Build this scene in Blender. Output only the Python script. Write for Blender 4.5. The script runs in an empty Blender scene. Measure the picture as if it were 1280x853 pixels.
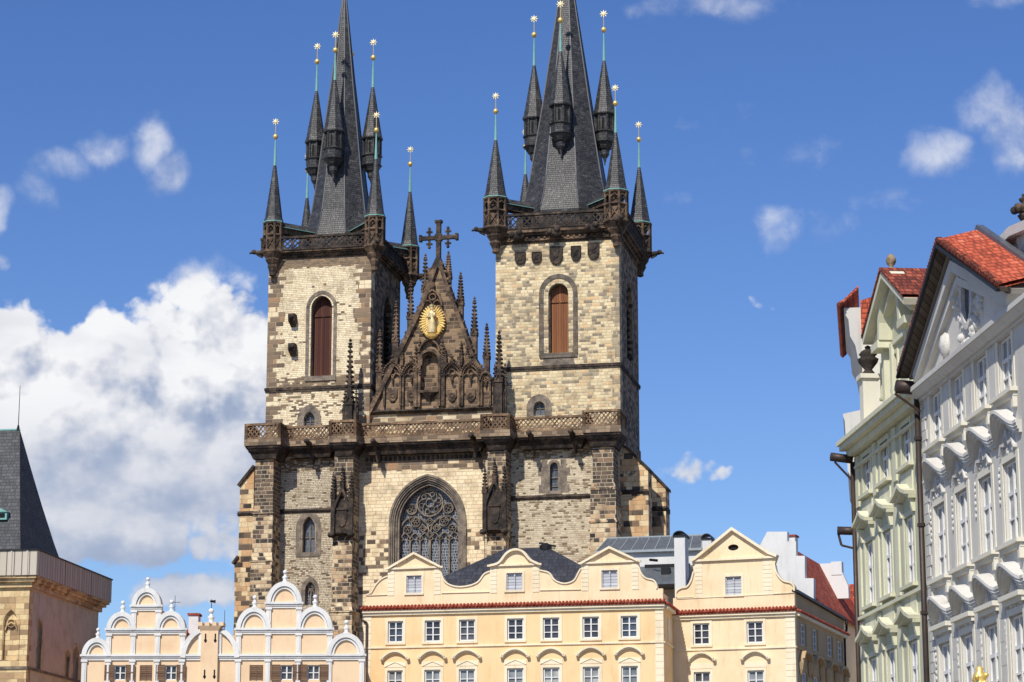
import bpy, bmesh, math, random
from math import sin, cos, tan, pi, radians, atan2, sqrt
from mathutils import Vector
from mathutils.geometry import tessellate_polygon
random.seed(7)
C = bpy.context.scene.collection
SC = bpy.context.scene
# ---------------------------------------------------------------- camera, sky, sun, exposure
FP = 3100.0; YH = 1120.0; CX, CY = 640.0, 426.5; CAMZ = 1.7
TH = math.atan((YH-CY)/FP)
cam = bpy.data.cameras.new('camera'); camo = bpy.data.objects.new('camera', cam); C.objects.link(camo)
camo.location = (0,0,CAMZ); camo.rotation_euler = (pi/2+TH, 0, 0)
cam.sensor_width = 36; cam.lens = FP/1280*36; cam.clip_start = .5; cam.clip_end = 6000
SC.camera = camo
SUN_AZ = 23.0; SUN_EL = 46.0      # degrees left of straight behind the camera, above the horizon
sd = Vector((-sin(radians(SUN_AZ))*cos(radians(SUN_EL)), -cos(radians(SUN_AZ))*cos(radians(SUN_EL)), sin(radians(SUN_EL))))
sun = bpy.data.lights.new('sun', 'SUN'); sun.energy = 4.7; sun.angle = radians(.53); sun.color = (1, .95, .86)
suno = bpy.data.objects.new('sun', sun); C.objects.link(suno)
suno.rotation_euler = sd.to_track_quat('Z', 'Y').to_euler(); suno.location = (-60,-60,90)
SC.view_settings.view_transform = 'Standard'; SC.view_settings.look = 'None'
SC.view_settings.exposure = 0.0; SC.view_settings.gamma = 1; SC.view_settings.use_curve_mapping = False

def ray(px, py):
    r = (px-CX)/FP; u = (CY-py)/FP
    return Vector((r, cos(TH)-u*sin(TH), sin(TH)+u*cos(TH)))

class NB:                      # small node-tree helper
    def __init__(s, nt): s.nt = nt; s.n = nt.nodes; s.l = nt.links
    def node(s, t, **k):
        n = s.n.new(t)
        for a, b in k.items(): setattr(n, a, b)
        return n
    def put(s, inp, v):
        if hasattr(v, 'is_linked') or isinstance(v, bpy.types.NodeSocket): s.l.new(v, inp)
        elif isinstance(v, (tuple, list)) and len(v) == 3 and inp.type == 'RGBA': inp.default_value = (*v, 1)
        else: inp.default_value = v
    def m(s, op, a, b=None, c=None, clamp=False):
        n = s.node('ShaderNodeMath', operation=op); n.use_clamp = clamp
        s.put(n.inputs[0], a)
        if b is not None: s.put(n.inputs[1], b)
        if c is not None: s.put(n.inputs[2], c)
        return n.outputs[0]
    def v(s, op, a, b=None, scale=None):
        n = s.node('ShaderNodeVectorMath', operation=op); s.put(n.inputs[0], a)
        if b is not None: s.put(n.inputs[1], b)
        if scale is not None: s.put(n.inputs[3], scale)
        return n.outputs['Value'] if op in ('LENGTH','DOT_PRODUCT','DISTANCE') else n.outputs[0]
    def comb(s, x=0., y=0., z=0.):
        n = s.node('ShaderNodeCombineXYZ'); s.put(n.inputs[0], x); s.put(n.inputs[1], y); s.put(n.inputs[2], z); return n.outputs[0]
    def sep(s, v):
        n = s.node('ShaderNodeSeparateXYZ'); s.put(n.inputs[0], v); return n.outputs
    def mr(s, v, a, b, c=0., d=1., smooth=True):
        n = s.node('ShaderNodeMapRange'); n.interpolation_type = 'SMOOTHSTEP' if smooth else 'LINEAR'
        for i, q in enumerate((v, a, b, c, d)): s.put(n.inputs[i], q)
        return n.outputs[0]
    def noise(s, vec, scale, detail=4., rough=.55, dist=0., dim='3D'):
        n = s.node('ShaderNodeTexNoise', noise_dimensions=dim); s.put(n.inputs['Vector'], vec)
        n.inputs['Scale'].default_value = scale; n.inputs['Detail'].default_value = detail
        n.inputs['Roughness'].default_value = rough; n.inputs['Distortion'].default_value = dist
        return n.outputs['Fac']
    def white(s, vec):
        n = s.node('ShaderNodeTexWhiteNoise', noise_dimensions='3D'); s.put(n.inputs['Vector'], vec)
        return n.outputs['Value'], n.outputs['Color']
    def mix(s, f, a, b, mode='MIX'):
        n = s.node('ShaderNodeMix', data_type='RGBA', blend_type=mode)
        s.put(n.inputs[0], f); s.put(n.inputs[6], a); s.put(n.inputs[7], b); return n.outputs[2]
    def ramp(s, v, stops, interp='LINEAR'):
        n = s.node('ShaderNodeValToRGB'); n.color_ramp.interpolation = interp
        e = n.color_ramp.elements
        while len(e) < len(stops): e.new(.5)
        for i, (p, c) in enumerate(stops): e[i].position = p; e[i].color = (*c, 1)
        s.put(n.inputs[0], v); return n.outputs[0]

def srgb(r, g, b):
    f = lambda c: (c/255/12.92) if c/255 <= .04045 else ((c/255+.055)/1.055)**2.4
    return (f(r), f(g), f(b))

# ---------------------------------------------------------------- world: physical sky and clouds by direction
W = bpy.data.worlds.new('World'); SC.world = W; W.cycles.sampling_method = 'MANUAL'; W.cycles.sample_map_resolution = 512; W.use_nodes = True
nb = NB(W.node_tree); nb.n.clear()
out = nb.node('ShaderNodeOutputWorld'); bg = nb.node('ShaderNodeBackground'); nb.l.new(bg.outputs[0], out.inputs[0])
sky = nb.node('ShaderNodeTexSky', sky_type='NISHITA'); sky.sun_disc = False
sky.sun_elevation = radians(SUN_EL); sky.sun_rotation = atan2(sd.x, sd.y); sky.altitude = 600
sky.air_density = 1.0; sky.dust_density = .35; sky.ozone_density = 4.0
tc = nb.node('ShaderNodeTexCoord').outputs['Generated']
dirv = nb.v('NORMALIZE', tc); dx, dy, dz = nb.sep(dirv)
AZ = nb.m('ARCTAN2', dx, dy); EL = nb.m('ARCSINE', dz)
P0 = nb.comb(AZ, EL, 0.)
# clouds: (px, py, rx, ry, weight) converted once into azimuth / elevation
CL = [(252,400,80,78,1.25),(205,425,85,62,1.2),(310,470,90,100,1.5),(250,475,90,75,1.7),(145,450,80,66,1.7),(12,425,66,62,1.3),(60,450,60,52,1.2),(110,520,160,90,1.7),(40,560,140,100,1.6),
      (230,570,180,100,1.6),(130,640,200,90,1.5),(230,665,140,55,1.05),(20,660,110,80,1.3),(110,720,90,30,.8),(235,738,100,38,1.0),(300,640,60,60,.5),
      (190,182,38,50,.92),(212,214,32,42,.8),(132,190,50,34,.74),(78,206,66,34,.68),(42,235,38,34,.62),(2,262,18,38,.85),
      (905,0,120,34,.7),(820,10,70,26,.5),(1245,-4,70,20,.62),(1172,190,58,38,.84),(1235,130,58,44,.8),(1268,165,50,66,.78),(1110,250,80,26,.46),
      (972,282,52,38,.78),(1035,282,60,34,.5),(850,583,70,26,.8),(895,592,48,16,.66),(968,378,38,28,.56),(845,245,36,18,.5),(820,345,60,24,.46),(965,192,150,34,.44),(0,333,24,18,.7),(900,152,100,32,.42)]
def azel(px, py):
    d = ray(px, py); d.normalize(); return atan2(d.x, d.y), math.asin(d.z)
g = bpy.data.node_groups.new('cloud density', 'ShaderNodeTree')
g.interface.new_socket('P', in_out='INPUT', socket_type='NodeSocketVector'); g.interface.new_socket('D', in_out='OUTPUT', socket_type='NodeSocketFloat')
gb = NB(g); gi = gb.node('NodeGroupInput'); go = gb.node('NodeGroupOutput'); gp = gi.outputs[0]
warp = gb.node('ShaderNodeTexNoise'); gb.put(warp.inputs['Vector'], gp); warp.inputs['Scale'].default_value = 45; warp.inputs['Detail'].default_value = 4
wv = gb.v('SCALE', gb.v('SUBTRACT', warp.outputs['Color'], (.5,.5,.5)), scale=.012)
pw = gb.v('ADD', gp, wv); acc = None
for (x, y, rx, ry, w) in CL:
    a, e = azel(x, y)
    q = gb.v('LENGTH', gb.v('MULTIPLY', gb.v('SUBTRACT', pw, (a, e, 0)), (FP/rx, FP/ry, 0)))
    mm = gb.mr(q, 1.45, .2, 0., w)
    acc = mm if acc is None else gb.m('SMOOTH_MAX', acc, mm, .08)
nn = gb.noise(gp, 58, 9, .62, .25); n3 = gb.noise(gb.v('MULTIPLY', gp, (1, 1.6, 1)), 17, 4, .5)
vr = gb.node('ShaderNodeTexVoronoi', feature='F1'); gb.put(vr.inputs['Vector'], gb.v('ADD', gp, gb.v('SCALE', wv, scale=.9))); vr.inputs['Scale'].default_value = 62; vr.inputs['Detail'].default_value = 2; vr.inputs['Roughness'].default_value = .6
bil = gb.m('SUBTRACT', .42, vr.outputs['Distance'])
dens = gb.m('ADD', acc, gb.m('ADD', gb.m('MULTIPLY', gb.m('SUBTRACT', nn, .5), gb.mr(gb.sep(gp)[1], azel(0,300)[1], azel(0,360)[1], 1.05, .95)), gb.m('ADD', gb.m('MULTIPLY', bil, gb.mr(gb.sep(gp)[1], azel(0,300)[1], azel(0,360)[1], .12, .55)), gb.m('MULTIPLY', gb.m('SUBTRACT', n3, .5), .45))))
gate = gb.mr(acc, .02, .25)
gb.l.new(gb.m('MULTIPLY', dens, gate), go.inputs[0])
def dn(v):
    n = nb.node('ShaderNodeGroup'); n.node_tree = g; nb.put(n.inputs[0], v); return n.outputs[0]
D0 = dn(P0); D1 = dn(nb.v('ADD', P0, (-.006, .011, 0)))
alpha = nb.mr(D0, .26, nb.mr(EL, azel(0,300)[1], azel(0,360)[1], 1.45, .60), 0., 1.)
lit = nb.m('ADD', .72, nb.m('MULTIPLY', nb.m('SUBTRACT', D0, D1), .85), clamp=True)
big = nb.noise(nb.v('MULTIPLY', P0, (1, 2, 1)), 22, 4, .55)
lit = nb.m('ADD', lit, nb.m('MULTIPLY', nb.m('SUBTRACT', big, .52), 1.15), clamp=True)
lowc = nb.mr(EL, azel(0,470)[1], azel(0,600)[1], 0., .72)
lit = nb.m('ADD', nb.m('MULTIPLY', lit, nb.m('SUBTRACT', 1., lowc)), nb.m('MULTIPLY', lowc, nb.m('MULTIPLY_ADD', big, .9, .22)), clamp=True)
# deep cloud body far below its sunlit tops is greyer
a1, e1 = azel(150, 470); a2, e2 = azel(150, 640)
lowm = nb.mr(EL, e1, e2, 0., .2)
lit = nb.m('SUBTRACT', lit, nb.m('MULTIPLY', lowm, nb.mr(AZ, azel(500,500)[0], azel(380,500)[0])), clamp=True)
ccol = nb.ramp(lit, [(0, srgb(142,158,190)), (.35, srgb(176,187,209)), (.62, srgb(216,219,228)), (1, srgb(250,250,251))])
hsv = nb.node('ShaderNodeHueSaturation'); nb.l.new(sky.outputs[0], hsv.inputs['Color'])
hsv.inputs['Hue'].default_value = .514; hsv.inputs['Saturation'].default_value = 1.2; hsv.inputs['Value'].default_value = 1.0
SKY_K = .122
cs = nb.v('SCALE', ccol, scale=1.0/SKY_K)
fin = nb.mix(nb.m('MULTIPLY', alpha, .97), hsv.outputs[0], cs)
nb.l.new(fin, bg.inputs[0]); bg.inputs[1].default_value = SKY_K

# ---------------------------------------------------------------- materials
def new_mat(name, rough=.85):
    m = bpy.data.materials.new(name); m.use_nodes = True
    b = m.node_tree.nodes['Principled BSDF']; b.inputs['Roughness'].default_value = rough
    b.inputs['Specular IOR Level'].default_value = .3
    return m, NB(m.node_tree), b
def bump(n, b, h, strength=.4, dist=.03):
    bn = n.node('ShaderNodeBump'); bn.inputs['Strength'].default_value = strength; bn.inputs['Distance'].default_value = dist
    n.put(bn.inputs['Height'], h); n.l.new(bn.outputs[0], b.inputs['Normal'])
def plaster(name, col, dirt=.25, rough=.88, sc=1.0, dcol=None):
    m, n, b = new_mat(name, rough)
    P = n.node('ShaderNodeTexCoord').outputs['Object']
    a = n.noise(P, .35*sc, 5, .6); f = n.noise(n.v('MULTIPLY', P, (1,1,.22)), 2.2*sc, 5, .62); h = n.noise(P, 14*sc, 3, .6)
    dc = dcol or tuple(c*.55 for c in col)
    st = n.noise(n.v('MULTIPLY', P, (1,1,.07)), 4.5*sc, 4, .7); k = n.m('MULTIPLY', n.m('ADD', n.mr(a, .42, .72), n.m('ADD', n.mr(f, .5, .78), n.m('MULTIPLY', n.mr(st, .55, .75), 1.2))), dirt*.95, clamp=True)
    c = n.mix(k, col, dc)
    c = n.mix(n.m('MULTIPLY', h, .12), c, tuple(x*.6 for x in col))
    n.l.new(c, b.inputs['Base Color']); bump(n, b, h, .25, .02); return m
def brickset(n, U, Z, bw, bh, mort, seed):
    """irregular coursed blocks; returns random value, random colour, mortar mask, row random"""
    zz = n.m('ADD', Z, n.m('MULTIPLY', n.m('SINE', n.m('MULTIPLY', Z, .9)), bh*.35))
    zr = n.m('DIVIDE', zz, bh); row = n.m('FLOOR', zr); fz = n.m('FRACT', zr)
    rr, rc = n.white(n.comb(row, seed, 3.1)); r3 = n.sep(rc)
    wrow = n.m('MULTIPLY_ADD', r3[1], bw*.45, bw*.7)
    ur = n.m('DIVIDE', n.m('ADD', U, n.m('MULTIPLY', rr, 7.3)), wrow)
    uw = n.m('ADD', ur, n.m('MULTIPLY', n.m('SINE', n.m('MULTIPLY', ur, 2.4)), .22))
    col = n.m('FLOOR', uw); fu = n.m('FRACT', uw)
    rv, rcol = n.white(n.comb(row, col, seed))
    du = n.m('MULTIPLY', n.m('MINIMUM', fu, n.m('SUBTRACT', 1., fu)), bw)
    dz_ = n.m('MULTIPLY', n.m('MINIMUM', fz, n.m('SUBTRACT', 1., fz)), bh)
    mm = n.mr(n.m('MINIMUM', du, dz_), mort*.45, mort, 1., 0.)
    return rv, n.sep(rcol), mm, r3[2]
LIGHT = [(0, srgb(206,188,154)), (.3, srgb(222,204,168)), (.6, srgb(192,172,138)), (.8, srgb(228,212,178)), (1, srgb(208,176,140))]
RUB = [(0, srgb(198,185,160)), (.3, srgb(214,200,174)), (.6, srgb(188,174,150)), (.85, srgb(222,210,184)), (1, srgb(176,161,138))]
DARK = [(0, srgb(92,80,70)), (.35, srgb(122,106,90)), (.65, srgb(142,122,100)), (.85, srgb(110,98,86)), (1, srgb(168,132,100))]
BLACK = [(0, srgb(56,50,46)), (.4, srgb(84,74,65)), (.75, srgb(108,92,77)), (1, srgb(140,112,88))]
def masonry(name, bw=.55, bh=.3, light=LIGHT, dark=DARK, pd=.08, amp=.5, edges=(), ql=.9, bands=(), mort=.03, mcol=srgb(196,178,146), mk=.55, qs=(.8,.36), seed=1., ns=.25):
    m, n, b = new_mat(name, .9)
    P = n.node('ShaderNodeTexCoord').outputs['Object']; X, Y, Z = n.sep(P)
    U = n.m('ADD', X, n.m('MULTIPLY', Y, 1.0))
    rv, rc, mm, _ = brickset(n, U, Z, bw, bh, mort, seed)
    big = n.noise(P, ns, 4, .6)
    pdv = n.m('ADD', pd, n.m('MULTIPLY', n.m('SUBTRACT', big, .5), amp))
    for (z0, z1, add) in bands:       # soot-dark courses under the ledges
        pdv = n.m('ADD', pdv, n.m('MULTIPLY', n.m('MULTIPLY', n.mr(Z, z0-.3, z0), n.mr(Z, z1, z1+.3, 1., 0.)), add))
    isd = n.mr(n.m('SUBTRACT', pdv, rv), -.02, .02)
    cl = n.ramp(rc[0], light); cd = n.ramp(rc[1], dark)
    col = n.mix(isd, cl, cd)
    col = n.mix(n.m('MULTIPLY', mm, mk), col, mcol)
    mort_all = mm
    if edges:
        qv, qc, qm, qr = brickset(n, U, Z, qs[0], qs[1], .035, seed+5)
        d = None
        for e in edges:
            q = n.m('ABSOLUTE', n.m('SUBTRACT', X, e)); d = q if d is None else n.m('MINIMUM', d, q)
        ln = n.m('MULTIPLY_ADD', qr, ql*.9, ql*.55)
        isq = n.mr(n.m('SUBTRACT', ln, d), -.02, .02)
        qd = n.mix(n.mr(n.m('SUBTRACT', n.m('ADD', .80, n.m('MULTIPLY', n.m('SUBTRACT', big, .5), 1.2)), qv), -.02, .02), n.ramp(qc[0], light), n.ramp(qc[1], dark))
        qd = n.mix(n.m('MULTIPLY', qm, .6), qd, mcol)
        col = n.mix(isq, col, qd); mort_all = n.m('ADD', n.m('MULTIPLY', mm, n.m('SUBTRACT', 1., isq)), n.m('MULTIPLY', qm, isq))
    fine = n.noise(P, 7, 5, .7); streak = n.noise(n.v('MULTIPLY', P, (1,1,.18)), 1.6, 5, .6)
    col = n.mix(n.mr(streak, .55, .8, 0., .34), col, srgb(92,80,68))
    col = n.mix(1., col, n.mix(fine, (.80,.795,.79), (1.2,1.2,1.2)), 'MULTIPLY')
    blot = n.noise(P, .85, 4, .6); col = n.mix(n.mr(blot, .44, .72, 0., .5), col, srgb(132,112,88))
    n.l.new(col, b.inputs['Base Color'])
    bump(n, b, n.m('SUBTRACT', n.m('MULTIPLY', fine, .5), mort_all), .9, .04)
    return m
def carved(name, stops, sc=1.2, rough=.92):
    m, n, b = new_mat(name, rough)
    P = n.node('ShaderNodeTexCoord').outputs['Object']
    a = n.noise(P, sc, 6, .68); f = n.noise(P, sc*7, 4, .7)
    c = n.ramp(n.mr(n.m('ADD', n.m('MULTIPLY', a, .75), n.m('MULTIPLY', f, .25)), .32, .68), stops)
    n.l.new(c, b.inputs['Base Color']); bump(n, b, n.m('ADD', a, f), .6, .05); return m
def tiles(name, stops, tw, th, along='X', rough=.7, bstr=.5, mortc=(.03,.03,.03), mk=.5, spec=.3):
    m, n, b = new_mat(name, rough); b.inputs['Specular IOR Level'].default_value = spec
    P = n.node('ShaderNodeTexCoord').outputs['Object']; X, Y, Z = n.sep(P)
    if along == 'XY':
        N_ = n.sep(n.node('ShaderNodeTexCoord').outputs['Normal']); f_ = n.m('GREATER_THAN', n.m('ABSOLUTE', N_[0]), n.m('MULTIPLY', n.m('ABSOLUTE', N_[1]), 1.3))
        U = n.m('ADD', n.m('MULTIPLY', Y, f_), n.m('MULTIPLY', X, n.m('SUBTRACT', 1., f_)))
    else: U = X if along == 'X' else Y
    rv, rc, mm, _ = brickset(n, U, Z, tw, th, min(tw, th)*.16, 2.)
    pt = n.noise(P, .6, 5, .65)
    c = n.ramp(n.m('ADD', n.m('MULTIPLY', rv, .62), n.m('MULTIPLY', n.mr(pt, .3, .7), .38)), stops)
    c = n.mix(n.m('MULTIPLY', mm, mk), c, mortc)
    n.l.new(c, b.inputs['Base Color']); bump(n, b, n.m('SUBTRACT', rv, mm), bstr, .04); return m
def plain(name, col, rough=.6, metal=0., nz=.2):
    m, n, b = new_mat(name, rough); b.inputs['Metallic'].default_value = metal
    P = n.node('ShaderNodeTexCoord').outputs['Object']; f = n.noise(P, 3.5, 5, .65)
    n.l.new(n.mix(n.m('MULTIPLY', n.mr(f, .35, .7), nz), col, tuple(c*.45 for c in col)), b.inputs['Base Color']); return m
def glassy(name, col, rough=.12):
    m, n, b = new_mat(name, rough); b.inputs['Specular IOR Level'].default_value = .6
    P = n.node('ShaderNodeTexCoord').outputs['Object']; f = n.noise(P, .8, 2, .5)
    n.l.new(n.mix(n.mr(f, .35, .65), col, tuple(c*.5 for c in col)), b.inputs['Base Color']); return m
def boards(name, stops, w=.18, rough=.8, ax='X'):
    m, n, b = new_mat(name, rough)
    P = n.node('ShaderNodeTexCoord').outputs['Object']; X, Y, Z = n.sep(P)
    t = n.m('DIVIDE', n.m('ADD', X, Y) if ax == 'X' else Z, w); fr = n.m('FRACT', t)
    rv, _ = n.white(n.comb(n.m('FLOOR', t), 2., 1.))
    gr = n.noise(n.v('MULTIPLY', P, (6,6,.5) if ax == 'X' else (.5,.5,6)), 2.5, 5, .6)
    edge = n.mr(n.m('MINIMUM', fr, n.m('SUBTRACT', 1., fr)), .03, .1, 1., 0.)
    c = n.ramp(n.m('ADD', n.m('MULTIPLY', rv, .5), n.m('MULTIPLY', gr, .5)), stops)
    n.l.new(n.mix(n.m('MULTIPLY', edge, .75), c, (.01,.008,.006)), b.inputs['Base Color'])
    bump(n, b, n.m('SUBTRACT', gr, edge), .5, .03); return m
def leaded(name, base, line, w=.16, h=.24):
    m, n, b = new_mat(name, .25)
    P = n.node('ShaderNodeTexCoord').outputs['Object']; X, Y, Z = n.sep(P)
    rv, rc, mm, _ = brickset(n, X, Z, w, h, .045, 4.)
    c = n.mix(rv, base, tuple(x*2.4+.01 for x in base))
    n.l.new(n.mix(mm, c, line), b.inputs['Base Color']); return m
# ---------------------------------------------------------------- mesh helpers
class MB:
    def __init__(s): s.v = []; s.f = []; s.mi = []; s.k = 0; s.sm = []
    def add(s, vs, fs, smooth=False):
        b = len(s.v); s.v += [tuple(p) for p in vs]
        for f in fs: s.f.append([b+i for i in f]); s.mi.append(s.k); s.sm.append(smooth)
    def box(s, x0, x1, y0, y1, z0, z1):
        s.add([(x0,y0,z0),(x1,y0,z0),(x1,y1,z0),(x0,y1,z0),(x0,y0,z1),(x1,y0,z1),(x1,y1,z1),(x0,y1,z1)],
              [(0,3,2,1),(4,5,6,7),(0,1,5,4),(1,2,6,5),(2,3,7,6),(3,0,4,7)])
    def hexa(s, p):      # eight points: bottom ring, top ring
        s.add(p, [(0,3,2,1),(4,5,6,7),(0,1,5,4),(1,2,6,5),(2,3,7,6),(3,0,4,7)])
    def prism(s, poly, y0, y1, holes=(), back=True, depth=None, ax='Y'):
        """polygon in the x-z plane from y0 (front) to y1; holes are recesses of the given depth"""
        T = (lambda a, y, z: (a, y, z)) if ax == 'Y' else (lambda a, y, z: (y, a, z))
        loops = [list(poly)] + [list(h) for h in holes]
        tri = tessellate_polygon([[Vector((a, z, 0)) for a, z in L] for L in loops])
        flat = [p for L in loops for p in L]
        s.add([T(a, y0, z) for a, z in flat], [tuple(t) for t in tri])
        if back:
            tri2 = tessellate_polygon([[Vector((a, z, 0)) for a, z in loops[0]]])
            s.add([T(a, y1, z) for a, z in loops[0]], [tuple(t) for t in tri2])
        n = len(poly)
        s.add([T(a, y0, z) for a, z in poly]+[T(a, y1, z) for a, z in poly], [(i, (i+1) % n, n+(i+1) % n, n+i) for i in range(n)])
        dd = depth if depth is not None else (y1-y0)
        for h in holes:
            n = len(h)
            s.add([T(a, y0, z) for a, z in h]+[T(a, y0+dd, z) for a, z in h], [(i, (i+1) % n, n+(i+1) % n, n+i) for i in range(n)])
    def ribbon(s, pts, w, y0, y1, closed=False, ax='Y'):
        """flat bar of width w along a polyline in the x-z plane, from y0 to y1"""
        T = (lambda a, y, z: (a, y, z)) if ax == 'Y' else (lambda a, y, z: (y, a, z))
        n = len(pts); L = []; R = []
        for i in range(n):
            p = Vector(pts[i]); a = Vector(pts[i-1]) if (i > 0 or closed) else None; b = Vector(pts[(i+1) % n]) if (i < n-1 or closed) else None
            d1 = (p-a).normalized() if a is not None and (p-a).length > 1e-6 else None; d2 = (b-p).normalized() if b is not None and (b-p).length > 1e-6 else None
            if d1 is None: d1 = d2
            if d2 is None: d2 = d1
            t = (d1+d2)
            t = t.normalized() if t.length > 1e-4 else d1
            nn = Vector((-t.y, t.x)); k = 1/max(.35, nn.dot(Vector((-d1.y, d1.x))))
            L.append(p+nn*w/2*k); R.append(p-nn*w/2*k)
        vs = []
        for q in (L, R):
            for y in (y0, y1): vs += [T(p.x, y, p.y) for p in q]
        fs = []
        m = n if closed else n-1
        for i in range(m):
            j = (i+1) % n
            fs += [(i, j, 2*n+j, 2*n+i), (n+i, 3*n+i, 3*n+j, n+j), (i, n+i, n+j, j), (2*n+i, 2*n+j, 3*n+j, 3*n+i)]
        if not closed: fs += [(0, 2*n, 3*n, n), (n-1, 2*n-1, 4*n-1, 3*n-1)]
        s.add(vs, fs)
    def bar(s, a, b, w, h=None, up=(0,0,1)):
        a = Vector(a); b = Vector(b); h = h or w; d = (b-a).normalized(); up = Vector(up)
        if abs(d.dot(up)) > .98: up = Vector((0,1,0))
        r = d.cross(up).normalized(); u = r.cross(d)
        p = [a-r*w/2-u*h/2, a+r*w/2-u*h/2, b+r*w/2-u*h/2, b-r*w/2-u*h/2, a-r*w/2+u*h/2, a+r*w/2+u*h/2, b+r*w/2+u*h/2, b-r*w/2+u*h/2]
        s.hexa(p)
    def lathe(s, prof, c, n=8, ph=None, smooth=False, sq=(1,1)):
        """profile [(radius, z)] about a vertical axis at c=(x,y); with n=8 the flats face the axes"""
        ph = pi/n if ph is None else ph
        vs = []; fs = []
        for r, z in prof:
            for i in range(n):
                a = ph+2*pi*i/n; vs.append((c[0]+r*cos(a)*sq[0], c[1]+r*sin(a)*sq[1], z))
        for j in range(len(prof)-1):
            for i in range(n):
                k = (i+1) % n; fs.append((j*n+i, j*n+k, (j+1)*n+k, (j+1)*n+i))
        fs.append(tuple(range(n))[::-1]); fs.append(tuple((len(prof)-1)*n+i for i in range(n)))
        s.add(vs, fs, smooth)
    def ball(s, c, r, n=10, sq=(1,1,1)):
        m = max(4, n//2); prof = [(max(.001, r*sin(pi*j/m)), c[2]-r*sq[2]*cos(pi*j/m)) for j in range(m+1)]
        s.lathe(prof, (c[0], c[1]), n, smooth=True, sq=sq[:2])
    def cone(s, a, b, r0, r1, n=8):
        a = Vector(a); b = Vector(b); d = (b-a).normalized(); up = Vector((0,0,1)) if abs(d.z) < .9 else Vector((1,0,0))
        r = d.cross(up).normalized(); u = r.cross(d)
        vs = [a+r*r0*cos(2*pi*i/n)+u*r0*sin(2*pi*i/n) for i in range(n)]+[b+r*r1*cos(2*pi*i/n)+u*r1*sin(2*pi*i/n) for i in range(n)]
        s.add(vs, [(i, (i+1) % n, n+(i+1) % n, n+i) for i in range(n)]+[tuple(range(n))[::-1], tuple(range(n, 2*n))], n > 6)
    def path(s, pts, r, n=7):
        for a, b in zip(pts, pts[1:]): s.cone(a, b, r, r, n)
    def build(s, name, mats, parent=None, sub=None):
        me = bpy.data.meshes.new(name); me.from_pydata(s.v, [], s.f)
        for m in (mats if isinstance(mats, (list, tuple)) else [mats]): me.materials.append(m)
        me.polygons.foreach_set('material_index', s.mi); me.polygons.foreach_set('use_smooth', s.sm)
        bm = bmesh.new(); bm.from_mesh(me); bmesh.ops.recalc_face_normals(bm, faces=bm.faces); bm.to_mesh(me); bm.free()
        o = bpy.data.objects.new(name, me); C.objects.link(o)
        if parent is not None: o.parent = parent
        return o
def thing(name, label, cat, F=None, group=None, loc=None):
    o = bpy.data.objects.new(name, None); C.objects.link(o); o.empty_display_size = .5
    if F: o.location = (F.o[0], F.o[1], 0); o.rotation_euler = (0, 0, -F.psi)
    if loc: o.location = loc
    o['label'] = label; o['category'] = cat
    if group: o['group'] = group
    return o
def struct(o, label=None): o['kind'] = 'structure'; return o
class Frame:
    """facade frame: x along the front (to the right), y inward, z up; o is a ground point of the front plane"""
    def __init__(s, px, Y, deg, py=None):
        s.psi = radians(deg); s.u = Vector((cos(s.psi), -sin(s.psi))); s.n = Vector((sin(s.psi), cos(s.psi)))
        d_ = ray(px, YH if py is None else py); s.o = Vector((d_.x/d_.y*Y, Y))
    def __call__(s, px, py, v=0.):
        d = ray(px, py); q = s.o+s.n*v
        t = s.n.dot(q)/(s.n.dot(Vector((d.x, d.y))))
        p = Vector((d.x, d.y))*t
        return (s.u.dot(p-s.o), CAMZ+d.z*t)
    def U(s, px, py, v=0.): return s(px, py, v)[0]
    def Z(s, px, py, v=0.): return s(px, py, v)[1]
    def side(s, px, py, uu):      # a point on the plane x = uu, as (y, z)
        d = ray(px, py); q = s.o+s.u*uu
        t = s.u.dot(q)/(s.u.dot(Vector((d.x, d.y)))); p = Vector((d.x, d.y))*t
        return (s.n.dot(p-s.o), CAMZ+d.z*t)
def arch(cx, hw, zs, rise, n=7):
    """pointed arch from the left springing over the apex to the right springing"""
    rise = max(rise, hw*1.001); R = (hw*hw+rise*rise)/(2*hw); a0 = atan2(rise, hw-R); pts = []
    for i in range(n+1):
        a = pi+(a0-pi)*i/n; pts.append((cx-hw+R+R*cos(a), zs+R*sin(a)))
    return pts+[(2*cx-x, z) for x, z in reversed(pts[:-1])]
def rnd_arch(cx, hw, zs, rise, n=12): return [(cx-hw*cos(pi*i/n), zs+rise*sin(pi*i/n)) for i in range(n+1)]
def arched(cx, hw, z0, zs, rise, kind='p'):
    a = arch(cx, hw, zs, rise) if kind == 'p' else rnd_arch(cx, hw, zs, rise)
    return a+[(cx+hw, z0), (cx-hw, z0)]
def rect(a, b, c, d): return [(a, c), (b, c), (b, d), (a, d)]
def circle(cx, cz, r, n=14): return [(cx+r*cos(2*pi*i/n), cz+r*sin(2*pi*i/n)) for i in range(n)]
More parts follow.
